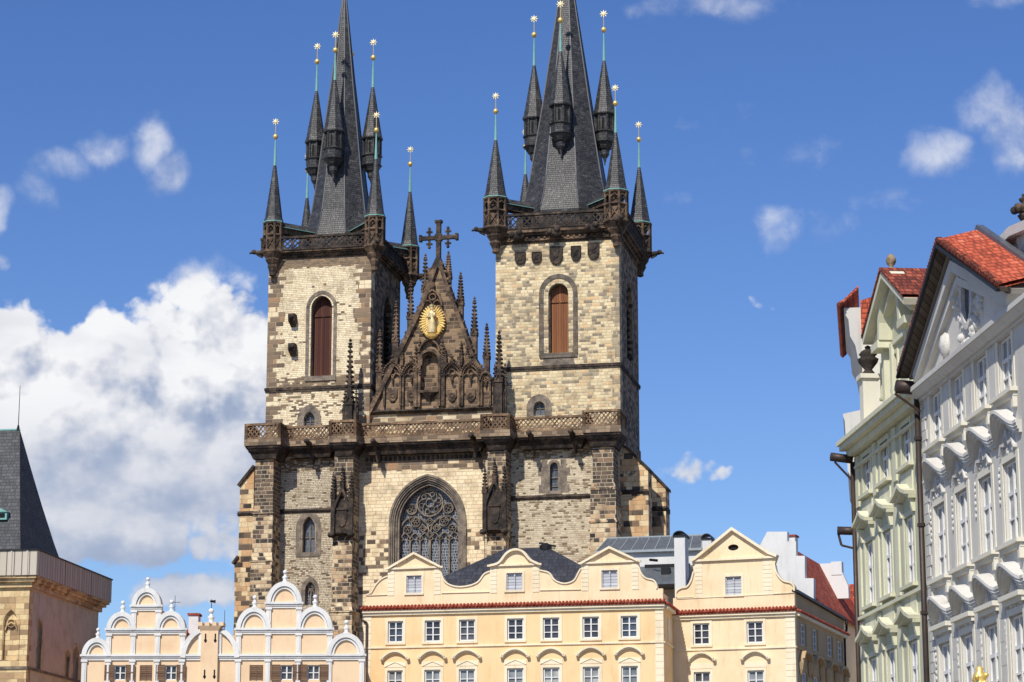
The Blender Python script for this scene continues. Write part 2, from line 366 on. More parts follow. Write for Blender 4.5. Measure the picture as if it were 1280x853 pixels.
# ---------------------------------------------------------------- materials of the place
LEFT_SANDSTONE = None
m_copper = plain('verdigris copper', (.20,.42,.38), .7, 0, .25)
m_gold = plain('gilded metal', (.92,.64,.20), .38, .55, .06)
m_stargold = plain('bright gilded star', (.95,.82,.50), .4, .25, .05)
m_slate = tiles('spire slate', [(0,(.022,.0215,.021)),(.4,(.044,.042,.041)),(.75,(.070,.067,.065)),(1,(.13,.125,.12))], .26, .2, 'XY', .5, .5, (.014,.015,.018), .6, .4)
m_darkstone = carved('weathered carved stone', [(0,srgb(40,35,31)),(.4,srgb(76,64,54)),(.75,srgb(112,92,74)),(1,srgb(148,122,96))], 1.0)
m_blackstone = carved('soot black carved stone', [(0,srgb(32,30,29)),(.45,srgb(58,51,46)),(.8,srgb(86,73,62)),(1,srgb(116,96,78))], 1.3)
m_mould = carved('grey moulding stone', [(0,srgb(84,77,69)),(.5,srgb(120,109,97)),(1,srgb(152,138,120))], 1.4)
m_brownstone = carved('brown parapet stone', [(0,srgb(78,62,48)),(.5,srgb(124,100,78)),(1,srgb(164,136,106))], .8)
m_shutL = boards('dark red shutter boards', [(0,(.035,.012,.008)),(.5,(.085,.028,.018)),(1,(.15,.06,.04))], .2)
m_shutR = boards('orange brown shutter boards', [(0,(.10,.035,.015)),(.5,(.22,.085,.035)),(1,(.36,.16,.07))], .22)
m_leadglass = leaded('leaded church glass', (.012,.014,.018), (.26,.27,.28))
m_greyglass = leaded('grey window glass', (.05,.055,.065), (.16,.16,.16), .45, .55)
m_dark = plain('unlit opening', (.008,.008,.009), .9, 0, 0)
m_silver = plain('silvered figure', (.70,.56,.30), .45, .35, .35)
# ---------------------------------------------------------------- ground
m_cob, n_, b_ = new_mat('cobbles', .8)
P_ = n_.node('ShaderNodeTexCoord').outputs['Object']; vo = n_.node('ShaderNodeTexVoronoi'); vo.inputs['Scale'].default_value = 6; n_.put(vo.inputs['Vector'], P_)
n_.l.new(n_.mix(n_.noise(P_, .3, 4), (.13,.12,.11), (.22,.20,.18)), b_.inputs['Base Color']); bump(n_, b_, vo.outputs['Distance'], .4, .02)
g_ = MB(); g_.add([(-3000,-3000,0),(3000,-3000,0),(3000,3000,0),(-3000,3000,0)], [(0,1,2,3)]); go_ = g_.build('ground', m_cob); struct(go_)

# ================================================================ the church
F = Frame(560, 211, 12)
U, Z = F.U, F.Z
church = thing('church', 'twin towered Gothic church of sooty sandstone with dark slate spires behind the houses', 'church', F)
VT = .5
tL0, tL1 = U(334,430,VT), U(463,430,VT)
tR0, tR1 = U(619.5,400,VT), U(774.5,400,VT)
ZB = Z(540,529,-1.3)      # balcony top
zSL, zSR = Z(395,484.5,VT), Z(700,458,VT)      # string courses of the towers
zTL, zTR = Z(400,322,VT), Z(700,303,VT)        # tower wall tops (under the cornice)
zWB = Z(540,560,0)        # lower wall top under the balcony
u0, u1 = U(350,600,0), U(742,600,0)
# ---- lower front walls with windows
wl = (U(377.5,670), U(394,670)); gw = (U(501.5,660,.9), U(575,660,.9)); wr = (U(687,600), U(698,600))
xb2a, xb2b = U(430,620), U(446,620); xb3a, xb3b = U(606,620), U(640,620)
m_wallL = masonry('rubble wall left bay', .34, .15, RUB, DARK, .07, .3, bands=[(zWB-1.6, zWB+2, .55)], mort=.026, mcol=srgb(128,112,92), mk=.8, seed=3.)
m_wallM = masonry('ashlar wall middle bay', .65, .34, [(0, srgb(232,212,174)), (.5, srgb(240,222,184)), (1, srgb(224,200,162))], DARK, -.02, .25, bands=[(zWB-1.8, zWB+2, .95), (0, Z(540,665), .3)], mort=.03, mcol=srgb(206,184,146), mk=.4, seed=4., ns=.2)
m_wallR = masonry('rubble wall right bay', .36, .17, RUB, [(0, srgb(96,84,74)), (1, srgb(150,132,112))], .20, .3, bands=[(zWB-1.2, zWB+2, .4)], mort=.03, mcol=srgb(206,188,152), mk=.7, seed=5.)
h1 = arched((wl[0]+wl[1])/2, (wl[1]-wl[0])/2, Z(386,691), Z(386,661), Z(386,650)-Z(386,661)+.3)
cx2 = U(387.5,740); h1b = arched(cx2, .45, Z(387,757), Z(387,738), .75)
gcx, ghw = (gw[0]+gw[1])/2, (gw[1]-gw[0])/2; gzs = Z(539,655,.9); grise = Z(539,608,.9)-gzs
gout = arched(gcx, ghw+.62, Z(539,800), gzs, grise+.75)
wrc, wrh = (wr[0]+wr[1])/2, (wr[1]-wr[0])/2
h3 = arched(wrc, wrh, Z(692,614), Z(692,585), wrh*1.3)
b = MB(); b.prism([(u0-1,0),(xb2a,0),(xb2a,ZB-.3),(u0-1,ZB-.3)], 0, 1.2, [h1, h1b], depth=.7); b.build('front_wall', m_wallL, church)['label'] = 'speckled rubble wall of the left bay'
b = MB(); b.prism([(xb2a+.003,0),(xb3a,0),(xb3a,ZB-.3),(xb2a+.003,ZB-.3)], -.12, 1.1, [gout], depth=1.2); b.build('front_wall', m_wallM, church)['label'] = 'smooth cream ashlar wall around the great window'
b = MB(); b.prism([(xb3a+.003,0),(tR1-.2,0),(tR1-.2,ZB-.3),(xb3a+.003,ZB-.3)], 0, 1.2, [h3], depth=.6); b.build('front_wall', m_wallR, church)['label'] = 'grey speckled rubble wall of the right bay'
m_bodyD = masonry('side masonry', .8, .34, RUB, BLACK, .75, .4, mort=.03, mcol=srgb(90,80,70), seed=6.)
b = MB(); b.box(tL0-.1, tR1-.25, 1.25, 13, 0, ZB-.6); b.box(tL1-.5, tR0+.5, 13, 46, 0, ZB-4); b.build('nave_wall', m_bodyD, church)
# nave roof behind the gable
b = MB(); xa, xc_, xm = tL1-.6, tR0+.6, (tL1+tR0)/2; zr = Z(548,440,5)
b.add([(xa,6,ZB-3.5),(xc_,6,ZB-3.5),(xm,6,zr-1),(xa,46,ZB-3.5),(xc_,46,ZB-3.5),(xm,46,zr-1)], [(0,1,2),(3,5,4),(0,2,5,3),(1,4,5,2),(0,3,4,1)])
b.build('nave_roof', m_slate, church)
def window_part(frame_fn, frame_mat, pane_poly, y, pane_mat, name='window', ax='Y'):
    fb = MB(); frame_fn(fb); f = fb.build(name, frame_mat, church)
    p = MB(); p.prism(pane_poly, y, y+.05, ax=ax); p.build('pane', pane_mat, f); return f
def stone_surround(m, poly_fn, offs, y0s, w):
    for o, y0 in zip(offs, y0s): m.ribbon(poly_fn(o), w, y0, y0+.3)
# left bay windows
def fr1(m):
    c, hw = (wl[0]+wl[1])/2, (wl[1]-wl[0])/2
    for o, w, y0, y1 in ((.30,.5,-.03,.2),(.02,.16,.1,.62)):
        m.ribbon([(c-hw-o, Z(386,694))]+arch(c, hw+o, Z(386,661), Z(386,650)-Z(386,661)+.3+o)+[(c+hw+o, Z(386,694))], w, y0, y1)
    m.box(c-hw-.5, c+hw+.5, -.06, .5, Z(386,696), Z(386,691)+.02)
    m.box(c-.04, c+.04, .48, .58, Z(386,691), Z(386,655)); m.box(c-hw, c+hw, .49, .57, Z(386,672), Z(386,672)+.07)
window_part(fr1, m_mould, h1, .6, m_greyglass)
def fr1b(m):
    m.ribbon([(cx2-.62, Z(387,757))]+arch(cx2, .62, Z(387,738), 1.0)+[(cx2+.62, Z(387,757))], .36, -.03, .4)
    m.box(cx2-.04, cx2+.04, .3, .5, Z(387,757), Z(387,738)); m.ribbon(arch(cx2, .22, Z(387,741), .4), .07, .3, .45)
    m.ribbon(circle(cx2, Z(387,735), .2, 10), .06, .3, .45, True)
window_part(fr1b, m_mould, h1b, .52, m_leadglass)
def fr3(m):
    m.ribbon([(wrc-wrh-.08, Z(692,614))]+rnd_arch(wrc, wrh+.08, Z(692,585), wrh*1.3+.1)+[(wrc+wrh+.08, Z(692,614))], .22, -.02, .45)
    for k, ww in ((0,.75),(1,.55),(2,.8),(3,.5)):
        for sx in (-1, 1):
            x = wrc+sx*(wrh+.2); xx = sorted((x, x+sx*ww)); z = Z(692,616)+k*.72
            m.box(xx[0], xx[1], -.012, .1, z, z+.70)
    for k in range(3): m.box(wrc-wrh, wrc+wrh, .4, .47, Z(692,608)+k*.75, Z(692,608)+k*.75+.06)
    m.box(wrc-wrh-.3, wrc+wrh+.3, -.08, .4, Z(692,618), Z(692,614)+.02)
window_part(fr3, m_mould, h3, .5, m_greyglass)
# ---- great window: stepped mouldings, mullions, tracery
def frg(m):
    for i, (o, y0, y1, w) in enumerate(((.72,-.3,.02,.18),(.56,-.2,.2,.14),(.4,-.1,.45,.12),(.24,.06,.62,.13),(.06,.2,.95,.16))):
        m.ribbon([(gcx-ghw-o, Z(539,800))]+arch(gcx, ghw+o, gzs, grise+o*1.1, 10)+[(gcx+ghw+o, Z(539,800))], w, y0, y1)
window_g = MB(); frg(window_g); wg = window_g.build('great_window', m_mould, church)
t = MB(); ty0, ty1 = .62, .86
nl = 6; lw = 2*ghw/nl; zh = Z(539,674)
for i in range(nl+1):
    x = gcx-ghw+lw*i; t.box(x-.07-(.04 if i == 3 else 0), x+.07+(.04 if i == 3 else 0), ty0, ty1, Z(539,800), zh)
for i in range(nl):
    x = gcx-ghw+lw*(i+.5); t.ribbon(arch(x, lw/2, zh, lw*.75), .09, ty0, ty1)
    for sx in (-1, 1): t.ribbon([(x+sx*lw*.45, zh-.02), (x+sx*lw*.16, zh+.12), (x+sx*lw*.3, zh+.34)], .06, ty0+.04, ty1)
for sx in (-1, 1):       # outer sub arches with flowing mouchettes
    c = gcx+sx*ghw*.52
    t.ribbon(arch(c, ghw*.48, Z(539,662), Z(539,644)-Z(539,662)), .11, ty0, ty1)
    t.ribbon(circle(c+sx*ghw*.24, Z(539,660), .36, 12), .07, ty0, ty1, True)
    t.ribbon(circle(c-sx*.1, Z(539,651), .40, 12), .07, ty0, ty1, True); t.ribbon(circle(c+sx*.25, Z(539,647), .24, 10), .06, ty0, ty1, True)
    t.ribbon([(c-sx*.95, Z(539,652)), (c-sx*.55, Z(539,647)), (c-sx*.1, Z(539,643.5)), (c+sx*.5, Z(539,646))], .07, ty0, ty1)
    t.ribbon(circle(gcx+sx*ghw*.62, Z(539,634.5), .44, 12), .1, ty0, ty1, True)
    for k in range(4):
        a = pi/2*k+.3; t.ribbon(circle(gcx+sx*ghw*.62+.19*cos(a), Z(539,634.5)+.19*sin(a), .15, 8), .045, ty0+.05, ty1, True)
    for cc, zz in ((c+sx*ghw*.24, Z(539,660)), (c-sx*.1, Z(539,651))):
        for k in range(3):
            a = 2*pi/3*k+.5; t.ribbon(circle(cc+.16*cos(a), zz+.16*sin(a), .13, 8), .04, ty0+.05, ty1, True)
zc = Z(539,627.5)
t.ribbon(circle(gcx, zc, 1.14, 22), .12, ty0, ty1, True); t.ribbon(circle(gcx, zc, .36, 12), .08, ty0, ty1, True)
for k in range(6):       # curling rays of the rose
    a = 2*pi*k/6
    t.ribbon([(gcx+(.36+.75*q)*cos(a+q*1.1), zc+(.36+.75*q)*sin(a+q*1.1)) for q in (0,.3,.6,1)], .06, ty0, ty1)
    t.ribbon(circle(gcx+.78*cos(a+.25), zc+.78*sin(a+.25), .2, 8), .05, ty0+.03, ty1, True)
for cc, zz, r in ((0,651,.36),(-.62,659,.34),(.62,659,.34),(0,667,.34)):
    t.ribbon([(gcx+cc+r*cos(pi/2*k), Z(539,zz)+r*sin(pi/2*k)) for k in range(4)], .08, ty0, ty1, True)
    t.ribbon(circle(gcx+cc, Z(539,zz), r*.4, 8), .05, ty0, ty1, True)
t.build('tracery', m_mould, wg)
p = MB(); p.prism(arched(gcx, ghw, Z(539,800), gzs, grise), .9, .95); p.build('pane', m_leadglass, wg)
# ---- string courses on the lower walls
def ledge(m, x0, x1, z, yf, yb, h=.22, pr=.18):
    m.hexa([(x0,yf-pr*.2,z-h),(x1,yf-pr*.2,z-h),(x1,yb,z-h),(x0,yb,z-h),(x0,yf-pr,z),(x1,yf-pr,z),(x1,yb,z),(x0,yb,z)])
    m.hexa([(x0,yf-pr,z),(x1,yf-pr,z),(x1,yb,z),(x0,yb,z),(x0,yf-.01,z+h*.9),(x1,yf-.01,z+h*.9),(x1,yb,z+h*.9),(x0,yb,z+h*.9)])
b = MB(); ledge(b, u0-.5, xb2a, Z(385,638.5), 0, .1); b.build('string_course', m_blackstone, church)
b = MB(); ledge(b, xb3b-.3, U(740,622), Z(690,621.5), 0, .1); b.build('string_course', m_blackstone, church)
# ---- buttresses
def buttress(x0, x1, y0, zt, steps, mat, lab=None):
    """steps: (z, widen, forward) weathered set-offs from the top down"""
    m = MB(); zc, xa, xb, yf = zt, x0, x1, y0
    for z, w, fwd in list(steps)+[(0,0,0)]:
        m.box(xa, xb, yf, .3, z, zc)
        if z == 0: break
        m.hexa([(xa-w,yf-fwd,z-.25),(xb+w,yf-fwd,z-.25),(xb+w,.3,z-.25),(xa-w,.3,z-.25),(xa,yf,z+.35),(xb,yf,z+.35),(xb,.3,z+.35),(xa,.3,z+.35)])
        m.hexa([(xa-w,yf-fwd-.08,z-.4),(xb+w+.08,yf-fwd-.08,z-.4),(xb+w+.08,.3,z-.4),(xa-w-.08,.3,z-.4),(xa-w-.08,yf-fwd-.1,z-.25),(xb+w+.08,yf-fwd-.1,z-.25),(xb+w+.08,.3,z-.25),(xa-w-.08,.3,z-.25)])
        xa -= w; xb += w; yf -= fwd; zc = z-.4
    o = m.build('buttress', mat, church)
    if lab: o['label'] = lab
    return o
VB = -2.2
m_but = masonry('buttress blocks', .6, .36, [(0,srgb(206,184,146)),(.4,srgb(196,160,120)),(.7,srgb(222,202,164)),(1,srgb(176,142,106))], BLACK, .50, 1.5, mort=.045, mcol=srgb(196,180,152), mk=.75, seed=8., ns=.33, bands=[(Z(430,640,VB), 60, .45)])
B1 = (U(318.7,600,VB), U(341.5,600,VB)); B2 = (U(417.5,620,VB), U(440.8,620,VB)); B3 = (U(609.3,620,VB), U(632,620,VB)); B4 = (U(741,600,VB), U(767,600,VB))
zbt = Z(540,551,VB)
buttress(*B1, VB, zbt, [(Z(330,637,VB),.06,.12),(Z(330,697,VB),.08,.2)], m_but)
buttress(*B2, VB, zbt, [(Z(430,668,VB),.03,.05),(Z(430,760,VB),.15,.25)], m_but)
buttress(*B3, VB, zbt, [(Z(620,664,VB),.03,.05)], m_but)
buttress(*B4, VB, zbt, [(Z(750,607,VB),.2,.15),(Z(750,648,VB),.03,.1)], m_but)
# flying walls at both flanks with sloping tops
m_flank = masonry('flank blocks', .85, .46, [(0,srgb(214,190,148)),(.5,srgb(226,202,160)),(.8,srgb(196,150,108)),(1,srgb(206,170,126))], BLACK, .22, 1.0, mort=.03, mcol=srgb(190,168,132), mk=.5, seed=9.)
def flank(pts, y0, y1):
    m = MB(); m.prism([F(*p, y0) for p in pts]+[(F(*pts[-1], y0)[0], 0), (F(*pts[0], y0)[0], 0)], y0, y1)
    m.build('flank_buttress', m_flank, church)
    m = MB()
    return m
flank([(772,552),(810,587)], 1.4, 3.4); flank([(806,584),(832,610)], 5.2, 7.4)
for (pa, pb, y0, y1) in (((771,549),(812,588),1.4,3.4),((808,584),(834,611),5.2,7.4)):
    a, c = F(*pa, y0), F(*pb, y0); cp = MB()
    cp.hexa([(a[0],y0-.15,a[1]-.1),(c[0],y0-.15,c[1]-.1),(c[0],y1,c[1]-.1),(a[0],y1,a[1]-.1),(a[0],y0-.15,a[1]+.2),(c[0],y0-.15,c[1]+.2),(c[0],y1,c[1]+.2),(a[0],y1,a[1]+.2)]); cp.build('coping', m_blackstone, church)
cp = MB(); ledge(cp, U(772,615,1.4), U(807.5,615,1.4)+.15, Z(790,615,1.4), 1.4, 3.4); cp.build('string_course', m_blackstone, church); cp = MB(); ledge(cp, U(811,636,5.2), U(831,636,5.2)+.15, Z(820,636,5.2), 5.2, 7.4); cp.build('string_course', m_blackstone, church)
x0, z0 = F(318,584,1.2); x1, z1 = F(300,608,1.2)
m = MB(); m.prism([(x0,z0),(x0,0),(x1-.7,0),(F(293,760,1.2)[0],Z(293,760,1.2)),(F(293,705,1.2)),(x1,Z(300,697,1.2)),(x1,z1)], 1.2, 3.4); m.build('flank_buttress', m_flank, church)
cp = MB(); cp.bar((x0,2.2,z0+.1), (x1-.15,2.2,z1+.02), 2.4, .25); cp.build('coping', m_blackstone, church); cp = MB(); ledge(cp, x1-.15, x0, Z(308,642,1.2), 1.2, 3.4)
cp.build('string_course', m_blackstone, church); cp = MB(); xx, zz = F(293,705,1.2); cp.bar((x1,2.2,Z(300,697,1.2)+.1), (xx-.15,2.2,zz), 2.4, .2)
cp.build('coping', m_blackstone, church)
# ---- pinnacles and niches
def pinnacle(m, x, y, z0, z1, w, shaft=.5, crk=9):
    """square shaft, crocketed spirelet, finial"""
    zs = z0+(z1-z0)*shaft; ztip = z1-w*.5
    m.box(x-w/2, x+w/2, y-w/2, y+w/2, z0, zs); m.box(x-w*.62, x+w*.62, y-w*.62, y+w*.62, zs-.1, zs+.08)
    for k in (0, 1, 2, 3):       # little gablets
        dx, dy = ((0,-1),(1,0),(0,1),(-1,0))[k]
        m.bar((x+dx*w*.5-dy*w*.5, y+dy*w*.5+dx*w*.5, zs), (x+dx*w*.55, y+dy*w*.55, zs+w*1.1), .09); m.bar((x+dx*w*.5+dy*w*.5, y+dy*w*.5-dx*w*.5, zs), (x+dx*w*.55, y+dy*w*.55, zs+w*1.1), .09)
    m.lathe([(w*.62, zs), (w*.3, zs+(ztip-zs)*.5), (w*.1, ztip)], (x, y), 4)
    for i in range(crk):
        q = (i+.5)/crk; r = w*.62*(1-q)+w*.1*q; z = zs+(ztip-zs)*q
        for k in range(4):
            a = pi/4+pi/2*k; s_ = .11*(w/.5)**.5
            m.ball((x+cos(a)*(r+s_*.4), y+sin(a)*(r+s_*.4), z), s_, 5)
    m.ball((x, y, ztip+.02), w*.34, 6, (1,1,.6)); m.ball((x, y, z1), w*.24, 6); m.cone((x,y,z1), (x,y,z1+w*.35), w*.14, .02, 5)
def niche(xc, w, zb, zt, zg):
    """canopied relief on a buttress front: side pinnacles, gablet, shield panel"""
    y = VB; m = MB()
    m.box(xc-w/2, xc+w/2, y-.22, y+.1, zb, zg-.9)
    for sx in (-1, 1):
        pinnacle(m, xc+sx*w*.46, y-.3, zb, zt-.25, .34, .60, 7); m.ball((xc+sx*w*.5, y-.5, zb-.1), .3, 7, (1.2,1.3,.9))
    m.ribbon([(xc-w*.42, zg-1.9), (xc-w*.3, zg-1.2), (xc-.1, zg-.2), (xc, zg+.5), (xc+.1, zg-.2), (xc+w*.3, zg-1.2), (xc+w*.42, zg-1.9)], .2, y-.48, y-.15)
    pinnacle(m, xc, y-.32, zg-.2, zt+.3, .3, .2, 6)
    m.prism([(xc-.42, zb+2.0), (xc+.42, zb+2.0), (xc+.42, zb+1.3), (xc+.25, zb+.75), (xc, zb+.6), (xc-.25, zb+.75), (xc-.42, zb+1.3)], y-.32, y-.2)
    m.box(xc-.5, xc+.5, y-.4, y-.2, zb+2.05, zb+2.2); m.lathe([(.02,zb-.6),(.3,zb-.2),(w*.5,zb)], (xc, y+.05), 8)
    m.ribbon([(xc-w*.40, zb), (xc-w*.40, zg-1.9)], .12, y-.34, y-.2); m.ribbon([(xc+w*.40, zb), (xc+w*.40, zg-1.9)], .12, y-.34, y-.2)
    m.build('niche', m_blackstone, church)
niche((B2[0]+B2[1])/2, 1.75, Z(430,668,VB), Z(430,588,VB), Z(430,612,VB))
niche((B3[0]+B3[1])/2-.1, 1.85, Z(620,664,VB), Z(620,581,VB), Z(620,602,VB))
p = MB(); yv = -1.6; pinnacle(p, U(437,500,yv), yv, ZB-1.6, Z(437,426,yv), .62, .38, 12)
for dx in (-.5, .5): pinnacle(p, U(437,500,yv)+dx, yv+.3, ZB-1.6, Z(437,487,yv), .34, .6, 5)
p.box(U(437,500,yv)-.6, U(437,500,yv)+.6, yv, yv+.9, ZB-1.6, Z(437,505,yv)); p.build('pinnacle', m_blackstone, church)
p = MB(); pinnacle(p, U(624,480,yv), yv, ZB-1.0, Z(624,416,yv), .62, .5, 11)
for dx in (-.45, .45): pinnacle(p, U(624,480,yv)+dx, yv+.3, ZB-1, Z(624,455,yv), .3, .7, 4)
p.box(U(624,500,yv)-.45, U(624,500,yv)+.45, yv, yv+.9, ZB-1.0, Z(624,490,yv)); p.build('pinnacle', m_blackstone, church)
# ---- balcony
def balustrade(m, a, b, z0, z1, cell=.75, post=True, style='X'):
    a = Vector((*a,0)); b = Vector((*b,0)); L = (b-a).length; d = (b-a)/L; n = max(1, round(L/cell)); c = L/n; Zv = Vector((0,0,1))
    m.bar(a+Zv*(z1-.09), b+Zv*(z1-.09), .3, .2); m.bar(a+Zv*(z0+.07), b+Zv*(z0+.07), .26, .16)
    for i in range(n):
        p, q = a+d*c*i, a+d*c*(i+1); zz0, zz1 = z0+.15, z1-.19
        if style == 'X':
            m.bar(p+Zv*zz0, q+Zv*zz1, .12, .11); m.bar(p+Zv*zz1, q+Zv*zz0, .12, .11)
            mid = (p+q)/2
            for s_ in (-1, 1): m.bar(p+d*c*.04+Zv*((zz0+zz1)/2), mid+Zv*((zz0+zz1)/2+s_*(zz1-zz0)*.46), .08, .07); m.bar(q-d*c*.04+Zv*((zz0+zz1)/2), mid+Zv*((zz0+zz1)/2+s_*(zz1-zz0)*.46), .08, .07)
        else:
            mid = (p+q)/2; r = min(c, zz1-zz0)*.44; zc = (zz0+zz1)/2; pts = [mid+d*r*cos(pi/4*k)+Zv*(zc+r*sin(pi/4*k)) for k in range(8)]
            for k in range(8): m.bar(pts[k], pts[(k+1) % 8], .1, .1)
            m.bar(p+Zv*zz0, q+Zv*zz1, .1, .1); m.bar(p+Zv*zz1, q+Zv*zz0, .1, .1)
            m.bar(q+Zv*zz0, q+Zv*zz1, .1, .1, (0,1,0))
    if post:
        for p in (a, b): m.bar(p+Zv*z0, p+Zv*z1, .28, .28, (0,1,0))
VO = -3.0; VI = -1.3
bb = [(U(306,540,VO), U(351.5,540,VO)), (U(411,540,VO), U(446,540,VO)), (U(600.5,530,VO), U(638,530,VO)), (U(728,525,VO), U(776,525,VO))]
zt_ = lambda x: Z(430,526,VO); zo1 = Z(430,525.5,VO); zo0 = zo1-1.35; zi1 = Z(540,526.5,VI); zi0 = zi1-1.25
slab = MB(); blk = MB(); par = MB()
def slabbox(m, x0, x1, yf, yb, z0, ztop):
    h = ztop-z0
    m.box(x0, x1, yf, yb, ztop-h*.33, ztop)
    def tp(i0, j0, q0, i1, j1, q1): blk.hexa([(x0+i0,yf+j0,ztop-h*q0),(x1-i0,yf+j0,ztop-h*q0),(x1-i0,yb-.01,ztop-h*q0),(x0+i0,yb-.01,ztop-h*q0),(x0+i1,yf+j1,ztop-h*q1),(x1-i1,yf+j1,ztop-h*q1),(x1-i1,yb-.01,ztop-h*q1),(x0+i1,yb-.01,ztop-h*q1)])
    tp(.12,.14,.45, .05,.05,.33+.002); tp(.32,.36,.60, .14,.16,.45+.002); tp(.40,.44,.68,.26,.28,.602); tp(.62,.66,.95, .42,.46,.682)
xs = []
for (a, c) in bb:
    slabbox(slab, a, c, VO-.12, .3, zo0-1.75, zo0)
    balustrade(par, (a+.15, VO), (c-.15, VO), zo0, zo1); balustrade(par, (c-.15, VO), (c-.15, .2), zo0, zo1); balustrade(par, (a+.15, VO), (a+.15, .2), zo0, zo1)
for (l, r) in zip(bb, bb[1:]):
    slabbox(slab, l[1]-.1, r[0]+.1, VI-.12, .35, zi0-1.5, zi0); balustrade(par, (l[1], VI), (r[0], VI), zi0, zi1, post=False)
blk.build('balcony_cornice', m_blackstone, church); slab.build('balcony_slab', masonry('balcony stone', .7, .3, [(0,srgb(150,128,104)),(.5,srgb(166,144,118)),(1,srgb(132,114,94))], [(0,srgb(92,80,68)),(1,srgb(124,106,88))], .35, 1.0, mort=.02, mcol=srgb(150,130,104), seed=12.), church); par.build('balcony_parapet', m_brownstone, church)
def gargoyle(m, x, y, z, L=1.1, d=(0,-1)):
    dx, dy = d
    m.cone((x,y,z), (x+dx*L, y+dy*L, z+.12), .3, .17, 7); m.ball((x+dx*L, y+dy*L, z+.16), .26, 7, (1,1,.9)); m.cone((x+dx*L,y+dy*L,z+.14), (x+dx*(L+.4), y+dy*(L+.4), z+.02), .13, .08, 6)
    m.bar((x+dx*.2,y+dy*.2,z-.3), (x+dx*.7,y+dy*.7,z-.05), .22)
for px, py in ((387,556),(470,556),(592,549),(664,546),(716,544)):
    g_ = MB(); gargoyle(g_, U(px,py,VI), VI+.1, Z(px,py,VI)); g_.bar((U(px,py,VI),-.3,Z(px,py,VI)-1.4), (U(px,py,VI),-.9,Z(px,py,VI)-.2), .35); g_.build('gargoyle', m_blackstone, church)
# corbel lumps under the cornice line of the middle bay
cb = MB(); x = U(458,570)
while x < U(603,570): cb.box(x, x+.2, -.3, .05, zi0-1.9, zi0-1.55); x += .42
cb.build('corbel_table', m_blackstone, church)
# ================================================================ towers
m_towerside = masonry('dark flank masonry', .6, .32, [(0,srgb(120,106,90)),(1,srgb(146,128,106))], BLACK, .62, .9, mort=.03, mcol=srgb(116,104,88), mk=.4, seed=61.)  # darker masonry for the right-hand faces of both towers
def tower(x0, x1, zt, mat, win, small, side_win, zs, lab):
    """win: (cx, hw, z0, zs, rise); holes go through the front; returns the mesh"""
    y0, y1 = VT, VT+10.2
    m = MB(); holes = [arched(*win[:5], kind=win[5]), arched(*small[:5], kind=small[5])]
    m.prism([(x0,ZB-3),(x1,ZB-3),(x1,zt),(x0,zt)], y0, y0+1.2, holes, depth=1.0, back=False)
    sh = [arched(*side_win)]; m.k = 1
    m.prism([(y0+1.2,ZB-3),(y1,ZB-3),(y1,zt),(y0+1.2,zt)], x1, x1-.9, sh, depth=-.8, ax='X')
    m.k = 0; m.box(x0, x0+1, y0+1.2, y1, ZB-3, zt); m.box(x0+1, x1-1, y1-1, y1-.01, ZB-3, zt); m.box(x0+1, x1-1, y0+1.3, y1-1, zt-.6, zt-.05)
    if x1 > 0: m.box(x1-2.5, x1, y0+1.3, y1, 0, ZB-3)
    o = m.build('tower', [mat, m_towerside], church); o['label'] = lab
    d = MB(); d.prism(arched(*side_win), x1-.6, x1-.55, ax='X')
    for k in range(9):
        zz = side_win[2]+.3+k*(side_win[3]-side_win[2])/9; d.bar((x1-.35, side_win[0]-side_win[1], zz), (x1-.35, side_win[0]+side_win[1], zz), .06, .3, (1,0,.6))
    d.build('louvred_opening', m_dark, o)
    s = MB()
    e = .14
    for (ya, yb, xa, xb) in ((y0-e,y0+.0,x0-e,x1+e),(y0,y1+e,x1,x1+e),(y0,y1+e,x0-e,x0)): 
        s.box(xa, xb, ya, yb, zs-.14, zs+.1)
        s.box(xa+.06, xb-.06, ya+.05, yb, zs-.3, zs-.142)
    s.build('string_course', m_blackstone, o)
    return o
wlc = U(401.5,420,VT); wlh = (U(413.5,420,VT)-U(390,420,VT))/2
wrc_ = U(698,400,VT); wrh_ = (U(710,400,VT)-U(686.3,400,VT))/2
winL = (wlc, wlh+.1, Z(401,470,VT), Z(401,385,VT), wlh+.25, 'p'); winR = (wrc_, wrh_+.05, Z(698,441,VT), Z(698,367,VT), wrh_+.08, 'r')
smL = (U(386.5,525,VT), .5, Z(386,533,VT), Z(386,525,VT), .75, 'p'); smR = (U(674,515,VT), .5, Z(674,520,VT), Z(674,509,VT), .5, 'r')
def sidewin(x1, px0, px1, pt, pbt, psp):
    a, _ = F.side(px0, pbt, x1); c, _ = F.side(px1, pbt, x1); mid = (a+c)/2; z0 = F.side((px0+px1)/2, pbt, x1)[1]; z1 = F.side((px0+px1)/2, pt, x1)[1]
    hw = max(.5, (c-a)/2); return (mid, hw, z0, z1-hw*1.5, hw*1.5)
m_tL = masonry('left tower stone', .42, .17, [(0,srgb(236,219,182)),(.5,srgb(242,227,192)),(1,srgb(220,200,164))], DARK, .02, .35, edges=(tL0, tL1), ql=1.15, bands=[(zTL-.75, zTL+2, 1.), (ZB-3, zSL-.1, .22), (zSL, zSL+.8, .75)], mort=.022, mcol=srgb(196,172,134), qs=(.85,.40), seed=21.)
m_tR = masonry('right tower stone', .5, .27, [(0,srgb(212,195,156)),(.45,srgb(230,211,170)),(.85,srgb(202,182,142)),(1,srgb(220,184,138))], [(0,srgb(128,117,101)),(.5,srgb(158,145,122)),(1,srgb(184,166,136))], .27, 1.3, edges=(tR1,), ql=.55, bands=[(ZB-3, zSR-.1, -.06)], mort=.035, mcol=srgb(218,202,166), qs=(.8,.36), seed=22.)
